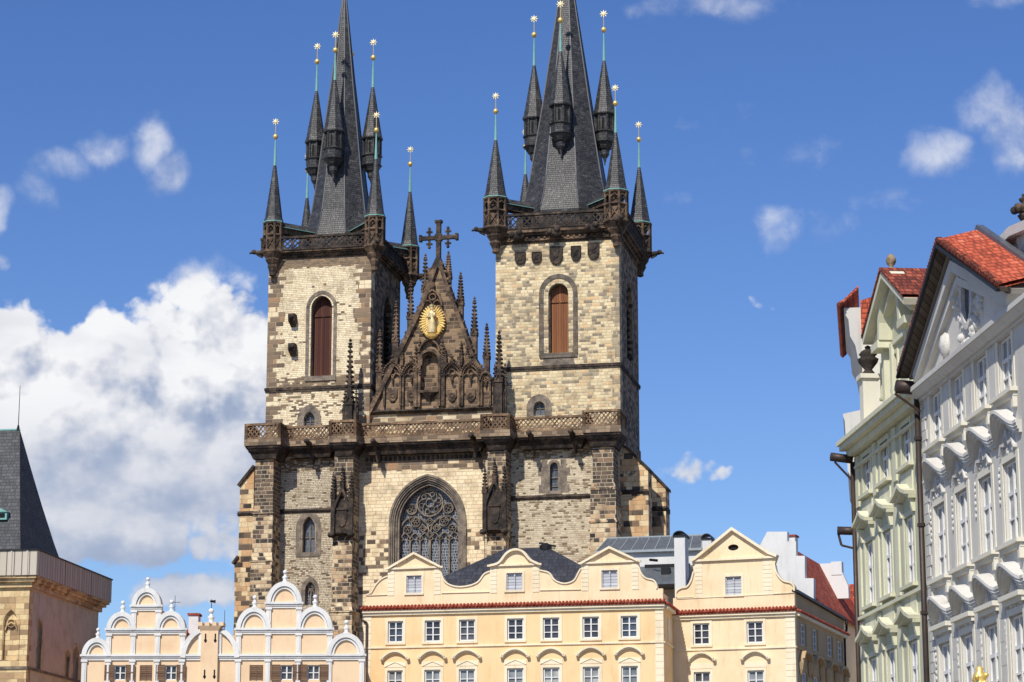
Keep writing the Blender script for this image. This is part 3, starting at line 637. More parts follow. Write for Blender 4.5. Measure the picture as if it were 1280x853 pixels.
tw1 = tower(tL0, tL1, zTL, m_tL, winL, smL, sidewin(tL1, 479, 489, 370, 458, 0), zSL, 'left tower with cream rubble walls edged by dark quoins')
tw2 = tower(tR0, tR1, zTR, m_tR, winR, smR, sidewin(tR1, 784, 791, 354, 452, 0), zSR, 'larger right tower with patchy cream ashlar and a row of shields')
# belfry windows
def belfry(tw, w, shm, mats, outer, lab=None):
    cx, hw, z0, zs, rise, kd = w; af = arch if kd == 'p' else rnd_arch
    m = MB()
    for o, ww, y0, y1 in outer: m.ribbon([(cx-hw-o, z0-.25)]+af(cx, hw+o, zs, rise+o)+[(cx+hw+o, z0-.25)], ww, VT+y0, VT+y1)
    m.box(cx-hw-outer[0][0]-.15, cx+hw+outer[0][0]+.15, VT-.12, VT+.7, z0-.45, z0-.02)
    f = m.build('belfry_window', mats, tw)
    s = MB(); s.prism(arched(cx, hw, z0, zs, rise, kd), VT+.72, VT+.8)
    zb_ = zs-.6; s.box(cx-hw, cx+hw, VT+.62, VT+.72, zb_-.07, zb_+.07); s.box(cx-.04, cx+.04, VT+.66, VT+.72, z0, zb_)
    s.build('shutter', shm, tw)
    return f
belfry(tw1, winL, m_shutL, m_mould, [(.3,.3,-.05,.2),(.06,.2,.1,.8)])
belfry(tw2, winR, m_shutR, masonry('dark window stone', .5, .4, [(0,srgb(98,92,84)),(1,srgb(112,104,94))], [(0,srgb(84,78,70)),(1,srgb(104,96,86))], .5, .4, mort=.02, mcol=srgb(90,84,76), seed=31.), [(.62,.42,-.04,.2),(.36,.18,.02,.35),(.16,.2,.14,.6),(-.02,.16,.3,.8)])
m = MB(); m.prism([(wrc_-1.3,winR[2]-.45),(wrc_+1.3,winR[2]-.45),(wrc_+1.45,zSR+.12),(wrc_-1.45,zSR+.12)], VT-.03, VT+.1); m.build('apron_panel', m_mould, tw2)
for tw, w in ((tw1, smL), (tw2, smR)):
    m = MB(); af = arch if w[5] == 'p' else rnd_arch
    m.ribbon([(w[0]-w[1]-.3, w[2])]+af(w[0], w[1]+.3, w[3], w[4]+.3)+[(w[0]+w[1]+.3, w[2])], .6, VT-.03, VT+.25)
    m.box(w[0]-.03, w[0]+.03, VT+.35, VT+.42, w[2], w[3]+.4); m.box(w[0]-w[1], w[0]+w[1], VT+.36, VT+.41, w[3]-.1, w[3]-.04)
    f = m.build('stair_window', m_mould, tw); s = MB(); s.prism(arched(*w[:5], kind=w[5]), VT+.45, VT+.5); s.build('pane', m_greyglass, tw)
# shields and corbels
for (px, py, w, h) in ((650.5,323.5,14,17),(671,322.5,13,15),(695.3,320,17,24),(720,317.5,13,20),(742,314.5,15,22)):
    x, z = F(px, py, VT); a = w/14.7/2; c = h/14.4/2; s = MB()
    s.prism([(x-a,z+c),(x+a,z+c),(x+a,z-c*.3),(x+a*.6,z-c*.82),(x,z-c),(x-a*.6,z-c*.82),(x-a,z-c*.3)], VT-.16, VT+.02)
    s.ribbon([(x-a+.05,z+c-.05),(x+a-.05,z+c-.05),(x+a-.05,z-c*.3),(x+a*.55,z-c*.76),(x,z-c*.9),(x-a*.55,z-c*.76),(x-a+.05,z-c*.3)], .07, VT-.2, VT-.16, True)
    s.prism(circle(x, z, a*.4, 6), VT-.22, VT-.16); s.bar((x-a*.5,VT-.18,z-c*.4), (x+a*.5,VT-.18,z+c*.5), .08); s.build('shield', m_blackstone, tw2)
for py in (401, 438):
    x, z = F(367, py, VT); s = MB(); s.box(x-.3, x+.3, VT-.75, VT+.1, z-.15, z+.5); s.hexa([(x-.2,VT-.15,z-.6),(x+.2,VT-.15,z-.6),(x+.2,VT,z-.6),(x-.2,VT,z-.6),(x-.3,VT-.7,z-.15),(x+.3,VT-.7,z-.15),(x+.3,VT,z-.15),(x-.3,VT,z-.15)]); s.ball((x,VT-.75,z+.2), .3, 6)
    s.build('corbel', m_blackstone, tw1)
# ---- tower tops
def star(m, x, y, z, r):
    pts = []
    for i in range(16):
        a = pi/2+2*pi*i/16; q = r if i % 2 == 0 else r*.42; pts.append((x+q*cos(a), z+q*sin(a)))
    m.prism(pts, y-.05, y+.05); m.prism([(x+(px_-x)*.5, z+(pz_-z)*.5) for px_, pz_ in pts], y-.12, y+.12)
def finial(parent, x, y, zt, cz, s=1.0, r0=.13):
    """copper tip, gilded ball, rod and star above a cone tip at zt"""
    m = MB(); m.lathe([(r0,zt-.1),(r0*.9,zt+.3),(.045,zt+2.55*s)], (x,y), 8); o = m.build('copper_tip', m_copper, parent)
    m = MB(); m.ball((x,y,zt+2.75*s), .24*s, 12); m.cone((x,y,zt+2.95*s), (x,y,zt+4.05*s), .035, .03, 6); m.lathe([(.1,zt+2.5*s),(.16,zt+2.56*s),(.08,zt+2.62*s)], (x,y), 8); m.build('gilded_ball', m_gold, parent)
    m = MB(); star(m, x, y, zt+4.2*s, .37*s); m.build('star', m_stargold, parent)
def corner_turret(x, y, zc, R, s, corb):
    m = MB(); h1, h2 = 1.1*s, 1.45*s; zb = zc-h1-h2
    m.lathe([(R*.62,zc-h1-.05),(R*.62,zc)], (x,y)); m.lathe([(R*1.0,zc-.22),(R*1.12,zc-.12),(R*1.12,zc)], (x,y))
    for i in range(8):
        a = pi/8+pi/4*i; px_, py_ = x+R*cos(a), y+R*sin(a); m.bar((px_,py_,zb), (px_,py_,zc-.15), .17, .17, (cos(a),sin(a),0))
        a2 = a+pi/4; qx, qy = x+R*cos(a2), y+R*sin(a2)
        mx, my = (px_+qx)/2, (py_+qy)/2
        m.bar((px_,py_,zb+.2), (qx,qy,zc-h1-.25), .07); m.bar((px_,py_,zc-h1-.25), (qx,qy,zb+.2), .07)
        m.bar((px_,py_,zc-.62), (mx,my,zc-.3), .09); m.bar((qx,qy,zc-.62), (mx,my,zc-.3), .09)
    m.lathe([(R*.9,zb-.05),(R*.9,zc-h1-.12)], (x,y)); m.lathe([(R*1.02,zc-h1-.18),(R*1.14,zc-h1-.08),(R*1.02,zc-h1+.05)], (x,y))
    m.lathe([(.12,zb-corb),(.32,zb-corb+.12),(.28,zb-corb*.82),(R*.55,zb-corb*.6),(R*.5,zb-corb*.52),(R*.8,zb-corb*.33),(R*.78,zb-corb*.28),(R*1.12,zb-.2),(R*1.2,zb-.12),(R*1.2,zb+.02),(R*1.03,zb+.1)], (x,y))
    t = m.build('corner_turret', m_darkstone, church)
    m = MB(); m.lathe([(R*1.16,zc+.002),(R*1.16,zc+.09),(R*1.05,zc+.11)], (x,y)); m.build('gutter', m_copper, t)
    zt = zc+5.25*s; m = MB(); m.lathe([(R*1.08,zc+.1),(R*.92,zc+.5*s),(.13,zt)], (x,y)); m.build('slate_cone', m_slate, t)
    finial(t, x, y, zt, 0, s*.93, .14); return t
def dormer_turret(x, y, zc, R, s):
    m = MB(); zb = zc-1.65*s
    m.lathe([(R*.86,zb),(R*.86,zc)], (x,y)); m.lathe([(R*1.1,zc-.12),(R*1.14,zc-.04),(R*1.1,zc)], (x,y)); m.lathe([(R*1.02,zb-.1),(R*1.12,zb),(R*.95,zb+.1)], (x,y))
    m.lathe([(R*.9,zb-.85*s),(R*.97,zb-.1)], (x,y)); m.lathe([(R*.9,zb-.98*s),(R*1.1,zb-.9*s),(R*.98,zb-.82*s)], (x,y))
    m.lathe([(.03,zb-2.9*s),(.16,zb-2.3*s),(R*.42,zb-1.95*s),(R*.45,zb-1.55*s),(R*.62,zb-1.45*s),(R*.98,zb-.95*s)], (x,y))
    for i in range(8):
        a = pi/4*i; n_ = Vector((cos(a), sin(a), 0)); tt = Vector((-sin(a), cos(a), 0)); c = Vector((x,y,0))+n_*R*.86*cos(pi/8)
        a3 = pi/8+pi/4*i; e = Vector((x+R*.92*cos(a3), y+R*.92*sin(a3), 0)); m.bar(e+Vector((0,0,zb)), e+Vector((0,0,zc-.1)), .12, .12, (cos(a3),sin(a3),0))
        for q in (-1, 1): m.bar(c+n_*.03+tt*q*R*.13+Vector((0,0,zb+.15)), c+n_*.03+tt*q*R*.13+Vector((0,0,zb+1.2*s)), .05, .05, n_)
    t = m.build('spire_turret', m_slate, church)
    m = MB()
    for i in range(8):
        a = pi/4*i; n_ = Vector((cos(a), sin(a), 0)); tt = Vector((-sin(a), cos(a), 0)); c = Vector((x,y,0))+n_*(R*.86*cos(pi/8)+.01); w = R*.11
        z0, z1 = zb+.2, zb+1.05*s
        m.add([c-tt*w+Vector((0,0,z0)), c+tt*w+Vector((0,0,z0)), c+tt*w+Vector((0,0,z1)), c+Vector((0,0,z1+.3)), c-tt*w+Vector((0,0,z1)),
               c-tt*w-n_*.1+Vector((0,0,z0)), c+tt*w-n_*.1+Vector((0,0,z0)), c+tt*w-n_*.1+Vector((0,0,z1)), c-n_*.1+Vector((0,0,z1+.3)), c-tt*w-n_*.1+Vector((0,0,z1))],
              [(0,1,2,3,4),(5,9,8,7,6),(0,5,6,1),(1,6,7,2),(2,7,8,3),(3,8,9,4),(4,9,5,0)])
    m.build('opening', m_dark, t)
    zt = zc+4.95*s; m = MB(); m.lathe([(R*1.12,zc+.002),(R*.98,zc+.35*s),(.12,zt)], (x,y)); m.build('slate_cone', m_slate, t)
    finial(t, x, y, zt, 0, s, .14)
def tower_top(tx0, tx1, zt, zr0, zr1, spts, rs, off, pxc, fl, fr, br, bl, dfr, dlr, sR, ds, lab, over=.55, shields=False):
    """cornice, openwork parapet, corner turrets, roof links, spire with four turrets"""
    x0, x1, y0, y1 = tx0-over, tx1+over, VT-over, VT+10.2+over; xm, ym = (tx0+tx1)/2+off, VT+5.1
    m = MB(); H = zr0-zt
    for k, (o, a, c) in enumerate(((.0,0,.18),(.3,.18,.34),(.18,.34,.55),(.62,.55,.74),(1.0,.74,1.0))):
        o = over*o; m.box(tx0-o-.05, tx1+o+.05, VT-o-.05, VT+10.2+o+.05, zt+H*a, zt+H*c-.002*(k < 4))
    nn = int((tx1-tx0)/.5)
    for i in range(nn):
        x = tx0+.25+i*(tx1-tx0-.5)/(nn-1); m.box(x-.1, x+.1, VT-over*.5, VT, zt+H*.3, zt+H*.5)
    c = m.build('tower_cornice', m_darkstone, church)
    if shields:
        for px, py in ((693,292),(741,286),(646,296)):
            s = MB(); x, z = F(px, py, y0); s.ball((x, y0-.2, z), .62, 8, (1.3,.5,.6)); s.ball((x+.3,y0-.35,z+.25), .32, 6); s.ball((x-.35,y0-.35,z+.1), .3, 6); s.build('carved_boss', m_blackstone, c)
    m = MB()
    for a, bb_ in (((x0,y0),(x1,y0)),((x1,y0),(x1,y1)),((x1,y1),(x0,y1)),((x0,y1),(x0,y0))): balustrade(m, a, bb_, zr0, zr1, 1.0, False, 'O')
    m.build('parapet', m_blackstone, church)
    # spire: octagon
    m = MB(); prof = []
    for (py, hp) in spts:
        prof.append((hp/14.35/cos(pi/8)*rs, Z(pxc, py, ym)))
    m.lathe([(prof[-1][0]*.97, prof[-1][1]-2.6), (prof[-1][0]*1.03, prof[-1][1]-.5)]+prof[::-1], (xm, ym)); sp = m.build('spire', m_slate, church); sp['label'] = lab
    ridge = MB()
    for i in range(8):
        a = pi/8+pi/4*i
        for (r1, z1), (r2, z2) in zip(prof, prof[1:]): ridge.bar((xm+r1*cos(a), ym+r1*sin(a), z1), (xm+r2*cos(a), ym+r2*sin(a), z2), .09)
    ridge.build('hip_ridge', plain('lead hip', (.10,.105,.115), .5, 0, .3) if 'lead hip' not in bpy.data.materials else bpy.data.materials['lead hip'], sp)
    m = MB(); m.lathe([(prof[0][0]*.0+.22, prof[0][1]-.3), (.16, prof[0][1]+1.2), (.05, prof[0][1]+3.2)], (xm, ym)); m.build('copper_tip', m_copper, sp)
    m = MB(); m.ball((xm,ym,prof[0][1]+3.4), .4, 12); m.build('gilded_ball', m_gold, sp); m = MB(); star(m, xm, ym, prof[0][1]+5.2, .55); m.build('star', m_stargold, sp)
    # dormer turrets
    for (dx, dy) in ((0,-1),(-1,0),(1,0),(0,1)):
        rr = dfr if dy else dlr
        dormer_turret(xm+dx*rr+(.3 if dx > 0 else 0), ym+dy*rr, ds[0], ds[1], ds[2])
    # corner turrets and their roofed links to the spire
    for k, (cx_, cy_, zc) in enumerate((fl, fr, br, bl)):
        corner_turret(cx_, cy_, zc, sR, 1.04, 2.3)
        d = Vector((xm-cx_, ym-cy_, 0)); L = d.length; d.normalize(); a = Vector((cx_,cy_,0))+d*.6; e = Vector((cx_,cy_,0))+d*(L-2.6); zz = zc-.85*ds[2]
        n_ = Vector((-d.y, d.x, 0)); m = MB(); w = .42; 
        P = [a+n_*w, a-n_*w, e-n_*w, e+n_*w]; hh = .5
        m.hexa([p+Vector((0,0,zz)) for p in P]+[p+Vector((0,0,zz+hh)) for p in P])
        lk = m.build('roofed_link', m_darkstone, church)
        m = MB(); w = .62; A = [a+n_*w+Vector((0,0,zz+hh)), a-n_*w+Vector((0,0,zz+hh)), a+Vector((0,0,zz+hh+.62)), e+n_*w+Vector((0,0,zz+hh)), e-n_*w+Vector((0,0,zz+hh)), e+Vector((0,0,zz+hh+.62))]
        m.add(A, [(0,1,2),(3,5,4),(0,2,5,3),(1,4,5,2),(0,3,4,1)]); m.build('slate_cover', m_slate, lk)
        m = MB(); m.bar(A[3], A[5], .1); m.bar(A[4], A[5], .1); m.bar(A[0],A[3],.05); m.bar(A[1],A[4],.05); m.build('copper_edge', m_copper, lk)
    for cx_, cy_, dx, dy, zz in ((fl[0]-.7, fl[1]-.1, -1, -.25, fl[2]), (fr[0]+.3, fr[1]-.9, .5, -1, fr[2]), (br[0]+.8, br[1], 1, -.1, br[2])):
        g_ = MB(); L = sqrt(dx*dx+dy*dy); gargoyle(g_, cx_, cy_, zz-2.75*ds[2], 1.0, (dx/L, dy/L)); g_.build('gargoyle', m_blackstone, church)
yb_ = VT+10.2
# left tower
vA = VT-.35; cfl = (U(340,300,vA), vA, Z(340,281,vA)); cfr = (U(466,300,vA), vA, Z(466,271,vA)-.0)
zc_L = (cfl[2]+cfr[2])/2
vBk = VT+10.2+.3
spL = [(-20,.4),(0,2.6),(100,14.2),(165,22.6),(230,30.5),(270,36.5),(288,41),(303,46)]
spR = [(-62,.4),(-30,5.2),(0,10.2),(131,30.2),(180,38.5),(231,47),(252,51.5),(270,58)]
dzL = Z(414,164,VT+5.1-3.1); dzR = Z(700,132,VT+5.1-3.5)
tower_top(tL0, tL1, zTL, Z(400,311,VT-.55), Z(400,294,VT-.55), spL, 1., .42, 432, (cfl[0]+.12,vA,zc_L), (cfr[0]+.2,vA,zc_L), (U(509,340,vBk)+.2,vBk,zc_L), (U(380,320,vBk)+.2,vBk,zc_L), 2.75, 2.55, .84, (dzL,.9,1.02), 'left spire, slimmer and ending lower')
vA2 = VT-.45; c2l = (U(619.5,280,vA2), vA2, Z(619,251,vA2)); c2r = (U(770.5,270,vA2), vA2, Z(770,239,vA2)); zc_R = (c2l[2]+c2r[2])/2
tower_top(tR0, tR1, zTR, Z(700,284,VT-.6), Z(700,265,VT-.6), spR, 1., .05, 707, (c2l[0],vA2,zc_R), (c2r[0],vA2,zc_R), (U(802,300,vBk)-.15,vBk,zc_R), (U(657,290,vBk),vBk,zc_R), 3.3, 3.08, 1.0, (dzR,.98,1.05), 'right spire, taller and broader', over=.6, shields=True)
# ================================================================ the gable between the towers
VG = .9
gl = [(460.5,519),(475,491),(496,449),(516,408),(531,376),(541,345),(545,334)]
gr = [(551,333),(557,352),(567,379),(577,405),(584,425),(591,446),(599,460),(608,470),(616,476),(616.5,513)]
gpoly = [F(*p, VG) for p in gl]+[F(*p, VG) for p in gr]
nich = arched(U(537.5,470,VG), .72, Z(537,491,VG), Z(537,452,VG), .72, 'r')
arcs = []
m_gab = masonry('gable stone', .6, .34, [(0,srgb(112,92,74)),(.5,srgb(132,108,86)),(1,srgb(152,126,98))], [(0,srgb(58,50,44)),(.5,srgb(84,70,60)),(1,srgb(104,86,72))], .5, 1.0, mort=.04, mcol=srgb(168,146,116), mk=.6, seed=41.)
b = MB(); b.prism(gpoly, VG, VG+1.1, [nich], depth=.5); gab = b.build('gable', m_gab, church)
b = MB(); b.prism(arched(U(537.5,470,VG), .78, Z(537,492,VG), Z(537,452,VG), .78, 'r'), VG+.48, VG+.56); b.build('niche_back', m_gab, gab)
b = MB(); b.ribbon([F(*p, VG) for p in gl], .42, VG-.35, VG+1.2); b.ribbon([F(*p, VG) for p in gr[:-1]], .32, VG-.25, VG+1.2)
for seq in (gl, gr):
    for i in range(len(seq)-1):
        a, c = Vector(F(*seq[i], VG)), Vector(F(*seq[i+1], VG)); n = max(1, int((c-a).length/.7))
        for k in range(n):
            q = a+(c-a)*k/n; b.ball((q.x+(-.2 if seq is gl else .2), VG-.1, q.y+.15), .17, 5)
b.build('gable_coping', m_darkstone, gab)
b = MB(); ledge(b, U(461,515,VG), U(618,510,VG), Z(540,513,VG), VG, VG+.5, .2, .3); b.build('string_course', m_blackstone, gab)
# wall strip with corner stones under the gable
b = MB(); b.box(U(462,517,VG), U(618,517,VG), VG+.1, VG+1.1, ZB-3, Z(540,515,VG)); b.build('plinth_wall', masonry('plinth blocks', .9, .38, LIGHT, DARK, .5, 1.0, mort=.03, seed=43.), gab)
def traceried(pxc, pyt, pyb, wpx, shield=True):
    c = U(pxc, pyt, VG); hw = wpx/14.7/2; zs = Z(pxc, pyt, VG)-hw*1.5; zb = Z(pxc, pyb, VG); m = MB(); y = VG-.3
    m.ribbon([(c-hw, zb)]+arch(c, hw, zs, hw*1.4)+[(c+hw, zb)], .17, y, VG+.02)
    for s_ in (-1, 1): m.ribbon(arch(c+s_*hw*.5, hw*.46, zs-.25, hw*.6), .09, y+.1, VG+.02)
    m.ribbon(circle(c, zs+hw*.45, hw*.36, 10), .08, y+.08, VG+.02, True)
    for k in range(7):
        for s_ in (-1, 1):
            a = arch(c, hw+.1, zs, hw*1.4+.12)[k]; m.ball((c+s_*(c-a[0]), y-.05, a[1]+.05), .13, 5)
    m.ball((c, y, zs+hw*1.75), .22, 6); m.cone((c,y,zs+hw*1.4), (c,y,zs+hw*2.6), .12, .05, 5); m.ball((c,y,zs+hw*2.3), .17, 6, (1.5,1,.6))
    for s_ in (-1, 0, 1): m.cone((c+s_*hw*.97,y+.1,zs-.2), (c+s_*hw*.97,y+.1,zs-.75), .13, .03, 5)
    if shield:
        z = zb+.95; a = .42; m.prism([(c-a,z+.5),(c+a,z+.5),(c+a,z-.1),(c+.22,z-.45),(c,z-.58),(c-.22,z-.45),(c-a,z-.1)], VG-.16, VG+.02)
        m.ribbon(circle(c, z, .2, 8), .07, VG-.22, VG-.15, True)
    m.build('blind_arch', m_darkstone, gab)
for pxc in (491.5, 515, 565.5, 589): traceried(pxc, 455, 508, 21.5)
traceried(608, 468, 508, 11, False)
m = MB(); c = U(537.5,470,VG)      # central niche frame
m.ribbon([(c-.9, Z(537,509,VG))]+rnd_arch(c, .9, Z(537,452,VG), .95)+[(c+.9, Z(537,509,VG))], .24, VG-.35, VG+.02)
m.box(c-.85, c+.85, VG-.5, VG+.1, Z(537,492,VG), Z(537,489,VG)); m.lathe([(.05,Z(537,503,VG)),(.35,Z(537,498,VG)),(.7,Z(537,492,VG))], (c, VG), 8)
for s_ in (-1.25, 1.25): pinnacle(m, c+s_, VG-.2, Z(537,509,VG), Z(537,432,VG), .3, .6, 6)
m.ribbon(arch(c, .9, Z(537,441,VG), 1.1), .14, VG-.45, VG-.1); m.build('niche', m_darkstone, gab)
for px, pt in ((503,428),(525,424),(527,436),(553,424),(577,428),(557,436),(585,434),(496,440)):
    m = MB(); pinnacle(m, U(px,460,VG), VG-.2, Z(px,458,VG), Z(px,pt,VG), .26, .3, 5); m.build('canopy_pinnacle', m_darkstone, gab)
for px, pt, pb in ((475,413,500),(495,377,462),(513,351,430),(531,318,395),(560,315,365),(575.5,341,405),(593,372,450),(608.5,405,475)):
    m = MB(); pinnacle(m, U(px,420,VG+.5), VG+.5, Z(px,pb+12,VG+.5), Z(px,pt+1,VG+.5), .5, .48, 9); m.build('pinnacle', m_darkstone, gab)
m = MB(); c = U(541.5,370,VG); zs = Z(541,384,VG); m.ribbon(arch(c, .85, zs, 1.5), .16, VG-.4, VG+.02)
for s_ in (-1, 1): m.ribbon(arch(c+s_*.42, .4, zs, .55), .1, VG-.3, VG+.02)
m.ribbon(circle(c, zs+.85, .3, 10), .09, VG-.3, VG+.02, True); m.ball((c,VG-.3,zs+1.75), .25, 6); pinnacle(m, c, VG-.2, zs+1.6, Z(541,352,VG), .3, .1, 4)
m.box(U(534,340,VG), U(560,340,VG)-.7, VG+.1, VG+.9, Z(545,347,VG), Z(545,334,VG)); m.build('top_arch', m_darkstone, gab)
# stone cross
m = MB(); cx_, yc_ = U(547,300,VG), VG+.4; zt, zb = Z(547,276,VG), Z(547,336,VG); za = Z(547,296,VG)
m.box(cx_-.2, cx_+.2, yc_-.2, yc_+.2, zb+1, zt); m.hexa([(cx_-.6,yc_-.5,zb),(cx_+.6,yc_-.5,zb),(cx_+.6,yc_+.5,zb),(cx_-.6,yc_+.5,zb),(cx_-.2,yc_-.2,zb+1.1),(cx_+.2,yc_-.2,zb+1.1),(cx_+.2,yc_+.2,zb+1.1),(cx_-.2,yc_+.2,zb+1.1)])
m.box(cx_-1.65, cx_+1.65, yc_-.18, yc_+.18, za-.17, za+.17)
for e, s_ in ((cx_-1.65,1),(cx_+1.65,1)): m.box(e-.12, e+.12, yc_-.22, yc_+.22, za-.3, za+.3)
m.box(cx_-.32, cx_+.32, yc_-.24, yc_+.24, zt-.12, zt+.12); m.box(cx_-.3, cx_+.3, yc_-.24, yc_+.24, za-.3, za+.3)
for s_ in (-1, 1):
    e = cx_+s_*.85; m.box(e-.09, e+.09, yc_-.1, yc_+.1, za-.85, za+.85)
    for q in (-.55, .55): m.box(e-.27, e+.27, yc_-.1, yc_+.1, za+q-.08, za+q+.08)
    for q in (-.85, .85): m.ball((e,yc_,za+q), .16, 6)
m.build('stone_cross', m_blackstone, gab)
# gilded sunburst with standing figure
sx, sz = F(541.5, 402, VG); y = VG-.35
m = MB(); pts = []
for i in range(64):
    a = 2*pi*i/64; r = 1.0 if i % 2 == 0 else .80
    pts.append((sx+1.2*r*cos(a)*(1-.08*sin(a)), sz-.05+1.5*r*sin(a)))
m.prism(pts, y+.1, y+.2)
for i in range(32):
    a = 2*pi*i/32; m.bar((sx+.6*cos(a), y+.08, sz+.8*sin(a)), (sx+1.16*cos(a), y+.04, sz-.05+1.46*sin(a)), .07)
m.lathe([(.2,sz-1.7),(.5,sz-1.5),(.62,sz-1.3),(.3,sz-1.2)], (sx, y-.15), 12, sq=(1,.5))
m.path([(sx+.85*cos(a_), y-.05, sz-.55+.85*sin(a_)) for a_ in [pi+pi*i/10 for i in range(11)]], .09, 6)
stt = MB(); zf = sz-1.25
stt.lathe([(.30,zf),(.42,zf+.1),(.40,zf+.5),(.33,zf+1.0),(.34,zf+1.35),(.26,zf+1.55),(.34,zf+1.8),(.30,zf+1.98),(.11,zf+2.05),(.10,zf+2.1),(.16,zf+2.18),(.18,zf+2.32),(.13,zf+2.45),(.03,zf+2.5)], (sx, y-.25), 14, smooth=True, sq=(1,.62))
stt.cone((sx-.28,y-.28,zf+1.85), (sx-.36,y-.45,zf+1.45), .12, .09); stt.cone((sx-.36,y-.45,zf+1.45), (sx-.05,y-.6,zf+1.5), .09, .07)
stt.cone((sx+.28,y-.28,zf+1.85), (sx+.42,y-.45,zf+1.5), .12, .09); stt.ball((sx+.3,y-.5,zf+2.0), .13, 8); stt.lathe([(.1,zf+1.4),(.16,zf+1.6),(.09,zf+1.9)], (sx+.3,y-.48), 8, smooth=True)
for i in range(5): stt.bar((sx-.25+.12*i, y-.5, zf+.1), (sx-.2+.1*i+.04*(i % 2), y-.44, zf+1.2), .05)
stt.lathe([(.17,zf+2.42),(.2,zf+2.6),(.1,zf+2.62)], (sx,y-.25), 8)
so = m.build('sunburst', m_gold, gab); stt.build('statue', m_silver, so)
# ================================================================ houses
m_white = plain('white lime paint', (.74,.73,.70), .7, 0, .18)
m_trim = plaster('white grey trim plaster', (.76,.74,.70), .35)
m_peach = plaster('peach plaster', srgb(234,204,166), .34, dcol=srgb(204,160,120), sc=1.4)
m_yellow = plaster('warm yellow plaster', srgb(236,206,156), .3, dcol=srgb(206,168,110))
m_cream = plaster('pale cream plaster', srgb(240,217,178), .42, dcol=srgb(204,172,124))
m_creamtrim = plaster('cream trim plaster', srgb(238,224,194), .4, dcol=srgb(196,172,132))
m_orange = plaster('orange yellow plaster', srgb(240,206,156), .42, dcol=srgb(212,172,116))
m_whitep = plaster('whitewashed wall', (.72,.71,.68), .3)
m_glass = glassy('window glass', (.055,.05,.058))
m_glass2 = glassy('curtained window glass', (.26,.28,.29))
m_glassb = glassy('blue reflecting glass', (.07,.09,.12)); m_glassv = glassy('violet grey glass', (.10,.09,.10)); m_glassc = glassy('white curtain behind glass', (.42,.42,.40))
m_louvre = boards('weathered grey shutters', [(0,(.34,.35,.37)),(.5,(.50,.51,.54)),(1,(.66,.67,.70))], .22, ax='Z')
m_brownsh = boards('brown louvred shutters', [(0,(.09,.05,.03)),(.5,(.19,.11,.065)),(1,(.28,.18,.11))], .14, ax='Z')
m_redtile = tiles('red roof tiles', [(0,srgb(120,50,34)),(.4,srgb(178,78,52)),(.8,srgb(200,98,68)),(1,srgb(216,130,98))], .3, .26, 'XY', .8, .8, (.09,.025,.015), .6)
m_orangetile = tiles('bright orange roof tiles', [(0,srgb(140,62,42)),(.35,srgb(190,88,58)),(.75,srgb(208,104,72)),(1,srgb(222,136,104))], .2, .2, 'XY', .8, .8, (.12,.03,.02), .6)
m_oldtile = tiles('dark old roof tiles', [(0,srgb(84,42,32)),(.5,srgb(132,64,46)),(1,srgb(186,98,70))], .22, .2, 'XY', .85, .8, (.03,.012,.01), .6)
m_terra = carved('terracotta ridge tiles', [(0,srgb(110,44,30)),(.5,srgb(156,70,50)),(1,srgb(188,108,84))], 3.)
m_darkroof = tiles('dark slate roof sheet', [(0,(.022,.023,.030)),(.6,(.038,.040,.050)),(1,(.06,.063,.075))], .4, .3, 'X', .55, .3, (.012,.012,.015), .5)
m_zinc = plain('grey zinc sheet', (.17,.185,.20), .45, .5, .5)
m_seam = plain('zinc seams', (.34,.37,.38), .5, .4, .2)
m_black = plain('black sheet metal', (.018,.018,.02), .5, .3, .3)
m_gutter = plain('brown painted gutter', (.06,.042,.035), .5, .3, .4)

def win_part(par, x0, x1, z0, z1, y, cols=2, rows=3, fm=None, gm=None, fw=.09, dep=.06, name='window', split=None):
    """sash in an opening: outer frame, bars, and the pane behind"""
    m = MB(); fm = fm or m_white; gm = gm or m_glass
    if gm is m_glass: gm = random.choice([m_glass, m_glass, m_glassb, m_glassv])
    elif gm is m_glass2: gm = random.choice([m_glass2, m_glass2, m_glassv, m_glassc])
    m.box(x0, x0+fw, y-dep, y+.04, z0, z1); m.box(x1-fw, x1, y-dep, y+.04, z0, z1); m.box(x0+fw, x1-fw, y-dep, y+.04, z1-fw, z1); m.box(x0+fw, x1-fw, y-dep, y+.04, z0, z0+fw*1.2)
    for i in range(1, cols):
        x = x0+(x1-x0)*i/cols; m.box(x-.05, x+.05, y-dep-.02, y+.03, z0+fw*1.2, z1-fw)
    zs = [z0+(z1-z0)*j/rows for j in range(1, rows)] if not split else [z0+(z1-z0)*q for q in split]
    for j, z in enumerate(zs):
        t = .03 if not split else (.06 if j == len(zs)-1 else .03)
        for i in range(cols):
            a = x0+(x1-x0)*i/cols+(fw if i == 0 else .05); c = x0+(x1-x0)*(i+1)/cols-(fw if i == cols-1 else .05); m.box(a, c, y-dep, y+.03, z-t, z+t)
    o = m.build(name, fm, par); g = MB(); g.box(x0+fw*.5, x1-fw*.5, y+.045, y+.06, z0+.02, z1-.02); g.build('pane', gm, o); return o
def surround(m, x0, x1, z0, z1, w, y, pr=.06):
    m.box(x0-w, x0, y-pr, y+.02, z0, z1); m.box(x1, x1+w, y-pr, y+.02, z0, z1); m.box(x0-w, x1+w, y-pr, y+.02, z1, z1+w); m.box(x0-w, x1+w, y-pr-.05, y+.02, z0-w*.8, z0)
